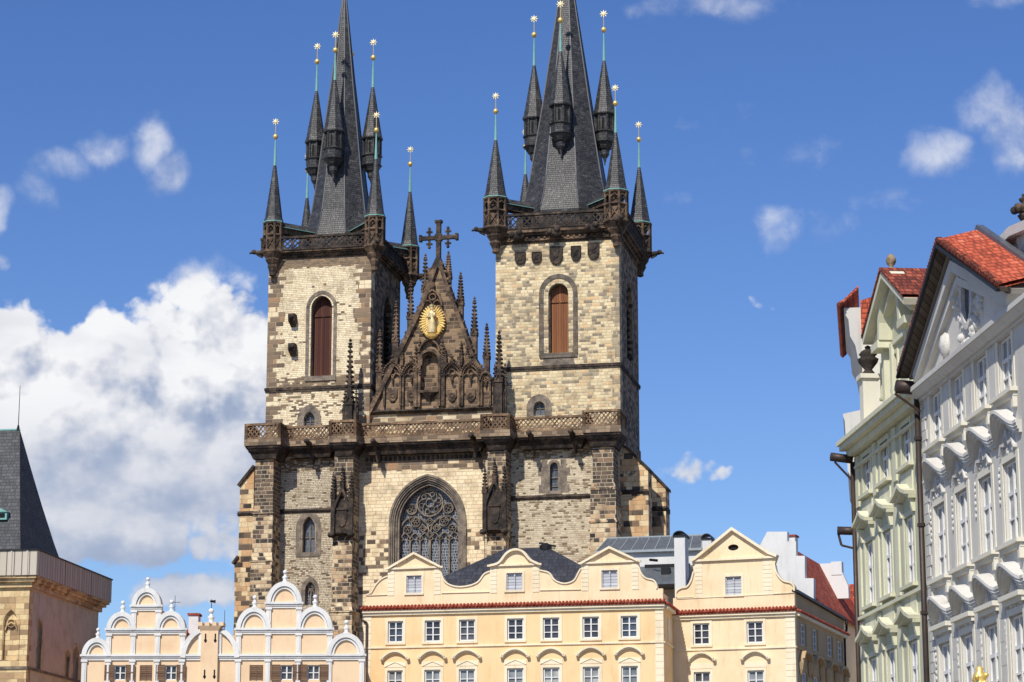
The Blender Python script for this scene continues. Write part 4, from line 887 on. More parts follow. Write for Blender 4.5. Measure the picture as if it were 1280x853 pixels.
def tile_row(m, x0, x1, y, z, pitch=.27, r=.12, L=.5):
    """row of roman tiles seen from the eave"""
    x = x0
    while x < x1:
        m.cone((x, y-L*.6, z), (x, y+L*.6, z+.22), r, r*.85, 7); x += pitch
    m.hexa([(x0,y-L*.45,z-.137),(x1,y-L*.45,z-.137),(x1,y+L*1.1,z-.137),(x0,y+L*1.1,z-.137),(x0,y-L*.45,z-.04),(x1,y-L*.45,z-.04),(x1,y+L*1.1,z+.18),(x0,y+L*1.1,z+.18)])
def quoins(m, x0, x1, z0, z1, y, h=.42, pr=.03, gap=.03, jag=0):
    z = z0; k = 0
    while z < z1-h*.5:
        m.box(x0, x1+(jag if k % 2 else 0), y-pr, y+.02, z, min(z+h-gap, z1)); z += h; k += 1
def eyebrow(m, c, hw, z, y):
    pts = [(c-hw-.02, z-.18), (c-hw*.85, z+.02)]+[(c+hw*.85*q, z+.02+.36*(1-q*q)) for q in (-.75,-.45,-.15,.15,.45,.75)]+[(c+hw*.85, z+.02), (c+hw+.02, z-.18)]
    m.ribbon(pts, .13, y-.3, y+.02); m.ribbon([(a, b_-.12) for a, b_ in pts], .10, y-.18, y+.02)
    for s_ in (-1, 1): m.cone((c+s_*(hw+.02), y-.3, z-.2), (c+s_*(hw+.02), y+.02, z-.2), .13, .13, 8)
def chimney(par, x0, x1, y0, y1, z0, z1, mat, cap='arc', name='chimney'):
    m = MB(); m.box(x0, x1, y0, y1, z0, z1); o = m.build(name, mat, par); m = MB()
    if cap == 'arc':
        c = (x0+x1)/2; m.ribbon(rnd_arch(c, (x1-x0)/2+.06, z1+.05, .38, 8), .08, y0-.12, y1+.12); m.box(x0-.1, x1+.1, y0-.1, y1+.1, z1, z1+.12)
        m.build('chimney_cowl', m_black, o)
    else:
        m.box(x0-.1, x1+.1, y0-.1, y1+.1, z1-.003, z1+.14); m.build('chimney_cap', m_terra if cap == 'tile' else m_black, o)
    return o

# ---------------------------------------------------------------- yellow house, left wing
Y = Frame(640, 185, 12); U, Z = Y.U, Y.Z
yh = thing('yellow_house', 'long orange yellow house with three gabled attic dormers, seven windows per floor', 'house', Y, 'yellow houses below the church')
xl, xr = U(455,790), U(829.5,790); zt = Z(640,757.5); zat = Z(640,741); 
zw0, zw1 = Z(494,803.5), Z(494,777); fl = Z(494,777)-Z(494,838.5)
wins = [(485,504),(531,551),(574,594),(634,654.5),(678.7,699.3),(728.3,749),(776.2,797)]
wx = [(U(a,790), U(c,790)) for a, c in wins]
zw0 = (Z(494,803.3)+Z(786,797.6))/2; zw1 = (Z(494,776.8)+Z(786,770))/2
rows = [(zw0-fl*k-(.55 if k else 0), zw1-fl*k) for k in range(5)]
holes = [rect(a, c, z0, z1) for (z0, z1) in rows[:4] for (a, c) in wx]
b = MB(); b.prism([(xl,0),(xr,0),(xr,zt-.35),(xl,zt-.35)], 0, .5, holes, depth=.22); b.build('front_wall', m_orange, yh)
b = MB(); b.box(xl, xl+.4, .5, 12, 0, zt-.36); b.box(xr-.4, xr, .5, 7, 0, zt-.36); b.box(xl+.4, xr-.4, 11.6, 12, 0, zt-.36); b.build('side_wall', m_orange, yh)
for k, (z0, z1) in enumerate(rows[:4]):
    for i, (a, c) in enumerate(wx):
        t = MB(); wo = win_part(yh, a+.02, c-.02, z0+.01, z1-.01, .16, 2, 3, gm=m_glass if k == 0 else m_glass2)
        surround(t, a, c, z0, z1, .2, 0, .05)
        if k:
            eyebrow(t, (a+c)/2, .98, z1+1.05, 0); t.box((a+c)/2-.85, (a+c)/2+.85, -.035, .02, z1+.24, z1+.62)
            t.ribbon([((a+c)/2-.8, z1+.28), ((a+c)/2-.3, z1+.5), ((a+c)/2, z1+.62), ((a+c)/2+.3, z1+.5), ((a+c)/2+.8, z1+.28)], .05, -.08, -.03)
        t.build('window_surround', m_creamtrim, wo)
t = MB(); quoins(t, xl+.0, xl+.55, 0, zt-.4, 0, .5); t.build('quoins', m_creamtrim, yh); t = MB(); quoins(t, xr-.62, xr, 0, zt-.4, 0, .5)
t.build('quoins', m_creamtrim, yh)
t = MB(); t.box(xl-.03, xr+.03, -.10, .02, rows[0][0]-.42, rows[0][0]-.30); t.box(xl-.05, xr+.05, -.16, .4, zt-.5, zt-.3); t.box(xl-.1, xr+.12, -.3, .4, zt-.3, zt-.14); t.build('cornice', m_creamtrim, yh)
t = MB(); tile_row(t, xl-.1, xr+.1, -.15, zt)
yy = .3
while yy < 5.5: t.cone((xr+.42,yy,zt-.12), (xr-.15,yy,zt+.08), .12, .1, 6); yy += .27
t.build('tile_ledge', m_terra, yh)
t = MB(); t.box(xr+.003, xr+.3, .4, 5.6, zt-.42, zt-.16); t.box(xr, xr+.1, .02, 5.6, rows[0][0]-.42, rows[0][0]-.3)
t.box(xr, xr+.06, 2.0, 2.2, rows[0][0], rows[0][1]); t.box(xr, xr+.06, 3.3, 3.5, rows[0][0], rows[0][1]); t.box(xr, xr+.04, 2.2, 3.3, rows[0][0], rows[0][1]); t.build('side_moulding', m_creamtrim, yh)
# attic wall with dormer gables in one plane
ya = .35
def P(px, py): return Y(px, py, ya)
def curve(pts, n=5):       # Catmull-Rom through the points
    o = []
    for i in range(len(pts)-1):
        p0, p1, p2, p3 = pts[max(0,i-1)], pts[i], pts[i+1], pts[min(len(pts)-1,i+2)]
        for k in range(n):
            t_ = k/n; o.append(tuple(.5*(2*p1[j]+(p2[j]-p0[j])*t_+(2*p0[j]-5*p1[j]+4*p2[j]-p3[j])*t_*t_+(-p0[j]+3*p1[j]-3*p2[j]+p3[j])*t_**3) for j in (0,1)))
    return o+[pts[-1]]
c1 = curve([P(457.5,744),P(464,741),P(470,731),P(477,724),P(484.5,720.5)])
g1 = [P(485,711.5),P(518,692),P(551,709)]
c2 = curve([P(551.5,716),P(556,727),P(568,733),P(583,733),P(597,728),P(605,718),P(612,714.5)])
g2 = curve([P(613,707.5),P(624,704),P(634,692),P(644,687.5),P(654,690),P(663,700),P(674,705.5)])
c3 = curve([P(674.5,713),P(686,716),P(693,725),P(705,729.5),P(717,726),P(723,716),P(726,711)])
g3 = [P(727,704.5),P(762,684.8),P(798,701.5)]
c4 = curve([P(798.5,709),P(802,718),P(808,723),P(817,725.5),P(820.5,731),P(821,736)])
top = c1+g1+c2+g2+c3+g3+c4+[P(828.5,735.7)]
poly = [(P(457.5,744)[0], zt+.05)]+top+[(P(828.5,735)[0], zt+.05)]
dw = [((508.2,527),(720,742)),((633.2,653),(716.8,738.5)),((752.2,772),(713.3,735.3))]
dh = [rect(P(a[0],730)[0], P(a[1],730)[0], P(a[0],z[1])[1], P(a[0],z[0])[1]) for a, z in dw]
b = MB(); b.prism(poly, ya, ya+.5, dh, depth=.2); b.box(xr-.85, xr-.45, ya+.5, 6, zt+.05, P(828,736)[1]); b.build('attic_wall', m_cream, yh)
t = MB()
for (x0, x1, z0, z1) in [(h[0][0], h[1][0], h[0][1], h[2][1]) for h in dh]:
    surround(t, x0, x1, z0, z1, .17, ya, .05)
for g_, k in ((g1,0),(g2,1),(g3,2)):
    t.ribbon(g_, .16, ya-.28, ya+.52); t.ribbon([g_[0], g_[-1]], .14, ya-.16, ya+.02)
    for s_, e in ((1, g_[0]), (-1, g_[-1])):
        t.bar((e[0]+s_*.04, ya-.1, e[1]), (e[0]+s_*.0-s_*.2, ya-.1, e[1]-.02), .3, .14)
        quoins(t, min(e[0], e[0]+s_*.5), max(e[0], e[0]+s_*.5), P(600,742)[1], e[1]-.15, ya, .32, .04)
for c_ in (c1, c2, c3, c4): t.ribbon(c_, .1, ya-.1, ya+.52)
t.ribbon([P(458,744.5), P(484,743.6)], .06, ya-.08, ya+.01); t.ribbon([P(552,741.5), P(612,740)], .06, ya-.08, ya+.01); t.ribbon([P(675,738), P(726,737)], .06, ya-.08, ya+.01)
t.build('gable_mouldings', m_creamtrim, yh)
for h in dh: win_part(yh, h[0][0]+.01, h[1][0]-.01, h[0][1], h[2][1], ya+.12, 2, 1, m_louvre, m_louvre, .07, name='dormer_shutter')
# hipped slate roof
def Pv(px, py, v): return (Y(px, py, v)[0], v, Y(px, py, v)[1])
zr_ = Y(660,685,5)[1]; e0 = P(640,735)[1]-.6
A = (P(488,730)[0], ya+.5, e0); B = (P(790,730)[0], ya+.5, e0); Cc = (B[0], 9.6, e0); D = (A[0], 9.6, e0)
r1 = Pv(632,686.5,5); r2 = Pv(685,684,5)
zz = (r1[2]+r2[2])/2; r1 = (r1[0], 5, zz); r2 = (r2[0], 5, zz)
b = MB(); b.add([A, B, Cc, D, r1, r2], [(0,1,5,4),(1,2,5),(2,3,4,5),(3,0,4),(0,3,2,1)]); b.build('slate_roof', m_darkroof, yh)
b = MB(); x_, y_, z_ = Pv(682,680,5); b.lathe([(.3,z_-.5),(.32,z_-.15),(.1,z_+.05)], (x_,5), 8, sq=(1.6,1)); b.bar((x_-.5,5,z_+.08), (x_+.8,5,z_-.22), .14); b.build('roof_hatch', m_black, yh)
b = MB(); xp = U(459,800)
b.path([(xl+.25,-.15,Z(458,785)+.35),(xl+.25,-.15,0)], .09, 8); b.path([(xl-.2,-.1,Z(455,780)+.3),(xl+.25,-.15,Z(458,785)+.35)], .09, 8); b.build('drainpipe', m_gutter, yh)

# ---------------------------------------------------------------- yellow house, right wing
frY = 184.5; R = Frame(996, frY, 19); U, Z = R.U, R.Z
rh = thing('yellow_house', 'pale yellow corner house with one broad triangular gable and a shaded right side', 'house', R, 'yellow houses below the church')
xl, xr = U(838,790), U(994,790); zt = Z(925,764.5)
rw = [(866.5,887),(933.5,954)]; wx = [(U(a,790), U(c,790)) for a, c in rw]
zw0, zw1 = (Z(877,806.5)+Z(944,804))/2, (Z(877,779.7)+Z(944,776.6))/2; fl = (Z(877,779.7)-Z(877,840.5))
rows = [(zw0-fl*k-(.5 if k else 0), zw1-fl*k) for k in range(4)]
b = MB(); b.prism([(xl,0),(xr,0),(xr,zt-.35),(xl,zt-.35)], 0, .5, [rect(a, c, z0, z1) for z0, z1 in rows for a, c in wx], depth=.22); b.build('front_wall', m_cream, rh)
for k, (z0, z1) in enumerate(rows):
    for (a, c) in wx:
        t = MB(); wo = win_part(rh, a+.02, c-.02, z0+.01, z1-.01, .16, 2, 3, gm=m_glass if k == 0 else m_glass2); surround(t, a, c, z0, z1, .2, 0, .05)
        if k: eyebrow(t, (a+c)/2, .98, z1+1.05, 0); t.box((a+c)/2-.85, (a+c)/2+.85, -.035, .02, z1+.24, z1+.62)
        t.build('window_surround', m_creamtrim, wo)
t = MB(); quoins(t, xr-.75, xr, 0, zt-.4, 0, .45); t.build('quoins', m_creamtrim, rh)
# shaded side wall with its windows
sw = [((1000,1007),(778,809)),((1015,1021.7),(784,815)),((1033,1040),(791,822)),((1046,1052.5),(796,827))]
sy = [(R.side(a[0], z[0], xr)[0], R.side(a[1], z[0], xr)[0]) for a, z in sw]
ye = R.side(1056, 800, xr)[0]
m_shadeplast = plaster('shade toned side plaster', srgb(186,158,120), .35)  # shade of the right side put into a darker copy of the front plaster
sh = []
for (a, c) in sy:
    for k in range(3): sh.append(rect(a, c, rows[k][0], rows[k][1]))
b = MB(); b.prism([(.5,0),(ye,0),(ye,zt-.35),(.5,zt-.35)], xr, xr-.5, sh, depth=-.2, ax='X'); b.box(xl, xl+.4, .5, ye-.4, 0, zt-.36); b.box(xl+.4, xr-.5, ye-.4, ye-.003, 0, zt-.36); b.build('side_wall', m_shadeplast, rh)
t = MB()
for (a, c) in sy:
    for k in range(3):
        z0, z1 = rows[k]; m = MB()
        m.box(xr-.2, xr-.1, a, a+.1, z0, z1); m.box(xr-.2, xr-.1, c-.1, c, z0, z1); m.box(xr-.2, xr-.1, a+.1, c-.1, z1-.1, z1); m.box(xr-.2, xr-.1, a+.1, c-.1, z0, z0+.1); m.box(xr-.2, xr-.08, (a+c)/2-.05, (a+c)/2+.05, z0+.1, z1-.1)
        for q in (.33,.66): m.box(xr-.19, xr-.11, a+.1, c-.1, z0+(z1-z0)*q-.03, z0+(z1-z0)*q+.03)
        o = m.build('window', m_white, rh); g_ = MB(); g_.box(xr-.24, xr-.205, a, c, z0, z1); g_.build('pane', m_glass2 if k else m_glass, o)
        for yy in (a-.18, c): t.box(xr-.02, xr+.05, yy, yy+.18, z0, z1)
        if k:
            pts = [(a-.6, z1+.85), (a-.45, z1+1.05), (a, z1+1.4), ((a+c)/2, z1+1.5), (c, z1+1.4), (c+.45, z1+1.05), (c+.6, z1+.85)]
            t.ribbon(pts, .2, xr, xr+.45, ax='X')
            for yy in (a-.55, c+.55): t.lathe([(.05,z1-.3),(.2,z1+.1),(.3,z1+.6),(.25,z1+.9)], (xr+.1, yy), 6)
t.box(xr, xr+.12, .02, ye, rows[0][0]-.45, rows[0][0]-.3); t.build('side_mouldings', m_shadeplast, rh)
t = MB(); t.box(xl+.1, xr+.05, -.16, .4, zt-.5, zt-.3); t.box(xl+.1, xr+.12, -.3, .4, zt-.3, zt-.14); t.box(xr+.003, xr+.28, .4, ye, zt-.42, zt-.16); t.box(xl, xr+.05, -.10, .02, rows[0][0]-.42, rows[0][0]-.30); t.build('cornice', m_creamtrim, rh)
t = MB(); tile_row(t, xl+.1, xr+.1, -.15, zt)
yy = .3
while yy < ye: t.cone((xr+.42,yy,zt-.12), (xr-.15,yy,zt+.08), .12, .1, 6); yy += .27
t.build('tile_ledge', m_terra, rh)
def P(px, py): return R(px, py, ya)
cl_ = curve([P(846,747),P(845.5,740),P(851,735.5),P(859,733.5),P(864,726),P(867,715)]); cr_ = curve([P(968,706),P(971,717),P(979,726),P(988,728.5),P(992.5,733),P(993,739)])
gg = [P(865,701.5),P(870,698.5),P(915.5,661.5),P(962,692),P(971.5,695.5)]
poly = [(P(846,745)[0]-.3, zt+.05), (P(846,745)[0]-.3, P(846,748)[1])]+cl_+gg+cr_+[(P(993,739)[0], zt+.05)]
xa, xb = P(907,735)[0], P(927,735)[0]; dz0, dz1 = P(917,743.8)[1], P(917,720.8)[1]; ox, oz = P(916.5,684.5)
b = MB(); b.prism(poly, ya, ya+.5, [rect(xa, xb, dz0, dz1), [(ox+.42*cos(2*pi*i/14), oz+.24*sin(2*pi*i/14)) for i in range(14)]], depth=.25); b.build('attic_wall', m_cream, rh)
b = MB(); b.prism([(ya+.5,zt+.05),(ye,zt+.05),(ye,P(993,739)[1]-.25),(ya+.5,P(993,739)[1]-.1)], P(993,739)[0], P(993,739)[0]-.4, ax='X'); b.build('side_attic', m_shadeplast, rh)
t = MB(); surround(t, xa, xb, dz0, dz1, .17, ya, .05); t.ribbon(gg, .2, ya-.32, ya+.52); t.ribbon([P(866,701.5),P(970,696.5)], .16, ya-.2, ya+.02)
for a, c in ((868.5,877.5),(953,965)): quoins(t, P(a,700)[0], P(c,700)[0], P(900,746)[1], P(900,701)[1], ya, .32, .04)
t.ribbon(cl_, .12, ya-.12, ya+.52); t.ribbon(cr_, .12, ya-.12, ya+.52); t.ribbon([P(846,747.5),P(867,746.5)], .06, ya-.08, ya+.01); t.ribbon([P(967,742.5),P(992,741)], .06, ya-.08, ya+.01)
t.ribbon([P(846,749),P(993,741.5)], .05, ya-.05, ya+.01)
t.build('gable_mouldings', m_creamtrim, rh)
win_part(rh, xa+.01, xb-.01, dz0, dz1, ya+.12, 2, 1, m_louvre, m_louvre, .07, name='dormer_shutter')
b = MB(); b.box(ox-.5, ox+.5, ya+.2, ya+.24, oz-.3, oz+.3); b.build('oval_opening', m_dark, rh)
b = MB(); xg = P(993,739)[0]; zg = P(993,739)[1]
b.bar((xg+.05,ya-.05,zg+.0), (xg+.05,ye,zg-.25), .45, .2); b.add([(xg+.1,ya+.5,zg),(xg+.1,ye,zg-.15),(xg-6,ye,zg+1.2),(xg-6,ya+.5,zg+1.2)], [(0,1,2,3)]); b.build('dark_roof', m_black, rh)
b = MB(); b.path([(xg+.3,ye-.3,zg-.3),(xg+.3,ye-.3,zg-1.1),(xg+.1,ye-.3,zg-1.8),(xg+.1,ye-.3,0)], .1, 8); b.build('drainpipe', m_black, rh)

# ---------------------------------------------------------------- house with zinc mansard behind
Zf = Frame(800, 200, 14); U, Z = Zf.U, Zf.Z
zh = thing('rear_house', 'white house with long grey zinc mansard roof and chimneys behind the yellow houses', 'house', Zf)
xa, xb = U(744,690), U(876,690); zb_, ztp = Z(800,689), Z(800,668); zba = Z(800,708)
b = MB(); b.box(xa+.1, xb+1.2, .3, 9, 0, zb_-.05); b.build('wall', m_whitep, zh)
b = MB(); b.hexa([(xa,0,zb_),(xb+.1,0,zb_),(xb+.1,9,zb_),(xa,9,zb_),(xa+.75,1.6,ztp),(xb-.0,1.6,ztp),(xb-.0,7.4,ztp),(xa+.75,7.4,ztp)]); mr_ = b.build('mansard_roof', m_zinc, zh)
b = MB(); n = 9
for i in range(n+1):
    q = i/n; b.bar((xa+(xb+.1-xa)*q,-.02,zb_), (xa+.75+(xb-xa-.75)*q,1.58,ztp), .07, .07)
b.bar((xa,-.02,zb_), (xb+.1,-.02,zb_), .12, .2); b.bar((xa+.75,1.6,ztp), (xb,1.6,ztp), .1, .1); b.bar((xb+.1,0,zb_), (xb,1.6,ztp), .2); b.build('seams', m_seam, mr_)
b = MB(); b.hexa([(xa-1,-3.2,zba-1.9),(xb,-3.2,zba-1.9),(xb,.3,zba-1.9),(xa-1,.3,zba-1.9),(xa-1,-3.2,zba-1.7),(xb,-3.2,zba-1.7),(xb,.28,zba),(xa-1,.28,zba)]); b.build('lower_roof', m_zinc, zh)
b = MB(); b.box(U(806,709),U(862,709), -.1, .3, Z(830,708.5)-.1, Z(830,707)+.1); b.box(U(831,715),U(842,715),-1.7,-1.2,Z(836,722),Z(836,713)); b.build('gutter', m_black, zh)
b = MB()
for px in (826,858): b.path([(U(px-10,700),-1.2,Z(px,702)), (U(px,700),-1.6,Z(px,704))], .12, 6)
b.build('vent_pipe', m_black, zh)
x0, x1 = U(843,700,-4), U(856.5,700,-4); chimney(zh, x0, x1, -4, -2.4, Z(850,760,-4), Z(850,671,-4), m_whitep)
x0, x1 = U(878,680,-1), U(889,680,-1); chimney(zh, x0, x1, -1, .3, Z(883,720,-1), Z(883,674.5,-1), m_whitep)

# ---------------------------------------------------------------- white stepped gable house with red roof
Gf = Frame(985, 196, 19); U, Z = Gf.U, Gf.Z
sh_ = thing('red_roofed_house', 'white house with stepped gable wall and long red tiled roof', 'house', Gf)
pts = [(936,708),(959,664.8),(984,664.8),(984,677),(995,677),(995,695),(1006,695),(1006,723),(1017,723),(1017,746)]
poly = [Gf(*p) for p in pts]; poly = [(poly[0][0], 0)]+poly+[(poly[-1][0], 0)]
b = MB(); b.prism(poly, 0, .7); b.build('stepped_gable', m_whitep, sh_)
xr_, zr_ = Gf(983,681,.7); xe, ze = Gf(1021,754,.7); L = 21; 
b = MB(); xm = xr_-(xe-xr_)
b.add([(xr_,.7,zr_),(xe,.7,ze),(xe,L,ze),(xr_,L,zr_),(xm,.7,ze),(xm,L,ze),(xe,L,ze-.3),(xe,.7,ze-.3)], [(0,1,2,3),(0,3,5,4),(0,4,1),(3,2,5),(1,7,6,2)])
b.build('tiled_roof', m_redtile, sh_)
b = MB(); b.box(xm+.4, xe-.4, .7, L-.2, 0, ze-.1); b.build('wall', m_cream, sh_)
yy = Gf.side(1034, 705, xr_+1.0)[0]
q0 = Gf.side(1030,705,xr_+.5); y_ = 12.0
def yat(px, uu):   # depth at which plane x=uu is seen at px
    return Gf.side(px, 720, uu)[0]
yc = yat(1057, xr_+2.2); b = MB()
zc = Z(1045,704,yc); b.prism([(xr_-.8,zc),(xr_+1.6,zc),(xr_+2.4,zc-2.0),(xr_+2.4,zc-3),(xr_-.8,zc-3)], min(yc,L-1), min(yc,L-1)+.6); b.box(xr_+1.0, xr_+1.9, min(yc,L-1)-.05, min(yc,L-1)+.7, zc-1, zc+.12); b.build('firewall', m_whitep, sh_)
chimney(sh_, U(962,656,6)+1.3, U(974,656,6)+1.3, 6, 7, zr_-1.5, Z(985,671,6), m_whitep, 'tile')
Gb = Frame(1075, 215, 19)
fb = thing('tiled_house', 'distant cream house with dull red roof between the yellow and green houses', 'house', Gb)
b = MB(); b.box(-1.4, 6, 0, 8, 0, Gb.Z(1066,798)); b.build('wall', m_cream, fb)
b = MB(); z0_ = Gb.Z(1066,797); z1_ = Gb.Z(1066,725); b.hexa([(-1.6,-.3,z0_),(6,-.3,z0_),(6,8,z0_),(-1.6,8,z0_),(-1.5,3,z1_),(6,3,z1_),(6,4,z1_),(-1.5,4,z1_)]); b.build('tiled_roof', m_redtile, fb)

# ---------------------------------------------------------------- peach renaissance house with round gables
N = Frame(280, 183, 1.0); U, Z = N.U, N.Z
ph = thing('gabled_house', 'peach house with two clusters of white-edged round renaissance gables and ball finials', 'house', N)
zl, zm, zu1, zu2 = Z(280,820.4), Z(280,787.8), Z(180,758.8), Z(354,755.3)
X = [U(p,820) for p in (106,135.7,166,196.6,227.7)]; X2 = [U(p,820) for p in (298,335,373,412,452.6)]
XT = (U(253,800), U(272.5,800))
def arcp(x0, x1, zs, rise, n=10): c, hw = (x0+x1)/2, (x1-x0)/2; return [(c-hw*cos(pi*i/n), zs+rise*sin(pi*i/n)) for i in range(n+1)]
def rz(px, py, zs): return Z(px, py)-zs
e = .22
a1 = arcp(X[0]-e, X[1]+e, zl, rz(121,797.5,zl)); a2 = arcp(X[1]-e, X[2]+e, zm, rz(151,765,zm)); a3 = arcp(X[2]-e, X[3]+e, zu1, rz(181,735,zu1)); a4 = arcp(X[3]-e, X[4]+e, zm, rz(212,764,zm))
b1 = arcp(X2[0]-e, X2[1]+e, zm, rz(316,759.4,zm)); b2 = arcp(X2[1]-e, X2[2]+e, zu2, rz(354,727.4,zu2)); b3 = arcp(X2[2]-e, X2[3]+e, zm, rz(392,758.5,zm)); b4 = arcp(X2[3]-e, X2[4]+e, zl, rz(432,791.4,zl))
cm = (X[4]+X2[0])/2; hwc = (X2[0]-X[4])/2; rc = rz(262,783,zl)
cA = [(cm-hwc*cos(pi*i/14), zl+rc*sin(pi*i/14)) for i in range(15)]
out = [(X[0]-e, 0), (X[0]-e, zl)]+a1[1:-1]+[(X[1]-e, a1[-1][1]+.2)]+a2+[(X[2]-e, zm+1.0)]+a3+[(X[3]+e, zm+1.0)]+a4+[(X[4]+e, zl+.02)]+cA[1:-1]+[(X2[0]-e, zl+.02)]+b1+[(X2[1]-e, zm+1.0)]+b2+[(X2[2]+e, zm+1.0)]+b3+[(X2[3]+e, zl+.6)]+b4[1:]+[(X2[4]+e, 0)]
# clean: drop near-duplicate points
cl2 = [out[0]]
for p in out[1:]:
    if abs(p[0]-cl2[-1][0])+abs(p[1]-cl2[-1][1]) > .02: cl2.append(p)
wn = [((142.5,157.5),1),((174.7,190),0),((206.5,221),1),((312,328.6),0),((350.5,366),1),((384,399.5),1)]
zw1, zw0 = Z(280,831.6), Z(280,850.5); hol = [rect(U(a,840), U(c,840), zw0, zw1) for (a, c), _ in wn]
lowh = [rect(U(a,840), U(c,840), zw0-4.2*k-.4, zw1-4.2*k) for k in (1,2,3) for (a, c), _ in wn]
def insidefix(poly): return poly
b = MB(); b.prism([(X[0]-e,0),(X2[4]+e,0),(X2[4]+e,zl),(X[0]-e,zl)], 0, .6, hol+lowh, depth=.25)
def lobe(arcpts, zbase): b.prism([(arcpts[0][0], zbase)]+arcpts+[(arcpts[-1][0], zbase)], 0, .6)
lobe(a1, zl-.0); lobe(b4, zl); lobe([(X[4],zl)]+cA[1:-1]+[(X2[0],zl)], zl-.0)
b.prism([(X[1]-e,zl),(X[4]+e,zl),(X[4]+e,zm),(X[1]-e,zm)], 0, .6); b.prism([(X2[0]-e,zl),(X2[3]+e,zl),(X2[3]+e,zm),(X2[0]-e,zm)], -.004, .6)
lobe(a2, zm); lobe(a4, zm-.0); b.prism([(X[2]-e,zm),(X[3]+e,zm),(X[3]+e,zu1),(X[2]-e,zu1)], -.006, .604); lobe(a3, zu1)
lobe(b1, zm); lobe(b3, zm); b.prism([(X2[1]-e,zm),(X2[2]+e,zm),(X2[2]+e,zu2),(X2[1]-e,zu2)], -.006, .604); lobe(b2, zu2)
b.build('gable_wall', m_peach, ph)
t = MB(); tw = .42
def mould(a, zs):
    c = (a[0][0]+a[-1][0])/2; hw = (a[-1][0]-a[0][0])/2; rise = max(p[1] for p in a)-zs
    t.ribbon([(c-(hw-.18)*cos(pi*i/16), zs+(rise-.18)*sin(pi*i/16)) for i in range(17)], .34, -.26, .7)
    t.ribbon([(c-(hw-.46)*cos(pi*i/16), zs+(rise-.46)*sin(pi*i/16)) for i in range(17)], .16, -.15, .02)
for a, zs in ((a1,zl),(a2,zm),(a3,zu1),(a4,zm),(b1,zm),(b2,zu2),(b3,zm),(b4,zl)): mould(a, zs)
t.ribbon([(p[0]*.96+cm*.04, p[1]-.12) for p in cA[:6]], .36, -.26, .7); t.ribbon([(p[0]*.96+cm*.04, p[1]-.12) for p in cA[9:]], .36, -.26, .7)
def hcorn(x0, x1, z): t.box(x0-.1, x1+.1, -.24, .02, z-.02, z+.14); t.box(x0, x1, -.15, .02, z-.16, z-.022); t.box(x0, x1, -.10, .02, z-.30, z-.20)
hcorn(X[0]-e, X2[4]+e, zl); hcorn(X[1]-e, X[4]+e, zm); hcorn(X2[0]-e, X2[3]+e, zm); hcorn(X[2]-e, X[3]+e, zu1); hcorn(X2[1]-e, X2[2]+e, zu2)
def pil(x, z0, z1, w=.17): t.box(x-w, x+w, -.13, .02, z0, z1-.3); t.box(x-w-.07, x+w+.07, -.19, .02, z1-.42, z1-.22); t.box(x-w+.1, x+w-.1, -.155, .02, z0+.15, z1-.5)
for x in X+X2: pil(x, 0, zl)
for x in X[1:]: pil(x, zl+.14, zm)
for x in X2[:4]: pil(x, zl+.14, zm)
for x in X[2:4]: pil(x, zm+.14, zu1)
for x in X2[1:3]: pil(x, zm+.14, zu2)
pil(XT[0]-.1, zl+.14, Z(262,785)); pil(XT[1]+.1, zl+.14, Z(262,785))
t.build('white_mouldings', m_trim, ph)
def ballfin(x, z, h, y=.2):
    m = MB(); s = h/1.5; m.lathe([(.34*s,z-.1),(.34*s,z+.12*s),(.2*s,z+.2*s),(.28*s,z+.45*s),(.36*s,z+.6*s),(.16*s,z+.78*s),(.12*s,z+.95*s)], (x,y), 10, smooth=True); m.ball((x,y,z+1.2*s), .27*s, 12); m.build('ball_finial', m_white, ph)
for a, pt in ((a1,784),(a2,750),(a3,720.7),(a4,749),(b1,743.6),(b2,712),(b3,743),(b4,774.6)):
    c = (a[0][0]+a[-1][0])/2; zt_ = max(p[1] for p in a); ballfin(c, zt_-.02, (Z(280,pt)-zt_)*1.02)
# little turret in the middle
m = MB(); xa, xb = XT[0]-.05, XT[1]+.05; zt_ = Z(264,779); xc = (xa+xb)/2
m.box(xa, xb, -.35, .5, Z(262,850)-6, zt_-.55); m.hexa([(xa,-.35,zt_-.6),(xb,-.35,zt_-.6),(xb,.5,zt_-.6),(xa,.5,zt_-.6),(xa-.22,-.55,zt_-.25),(xb+.22,-.55,zt_-.25),(xb+.22,.7,zt_-.25),(xa-.22,.7,zt_-.25)])
for k in range(4): x = xa-.22+(xb-xa+.44)*k/3.25; m.box(x, x+.3, -.55, .7, zt_-.25, zt_+.02)
for zz in (Z(262,797), Z(262,843)):
    pass
tt_ = m.build('stair_turret', m_peach, ph); ballfin(xc, zt_-.02, Z(264,759.5)-zt_); 
m = MB()
for zz in (Z(262,798), Z(262,843)):
    for s_ in (-.3, .42): m.box(xc+s_-.05, xc+s_+.05, -.37, -.34, zz-.35, zz+.3); m.prism(circle(xc+s_, zz-.2, .11, 8), -.375, -.34)
m.build('arrow_slit', m_dark, tt_)
m = MB(); zz = Z(264,759); m.cone((xc,.2,zz-.1), (xc,.2,zz+.6), .03, .02, 6); m.ball((xc,.2,zz+.45), .12, 6, (1.3,.5,.8)); m.prism([(xc-.02,zz+.5),(xc+.3,zz+.55),(xc+.3,zz+.3),(xc-.02,zz+.38)], .18, .22); m.build('weather_vane', m_black, tt_)
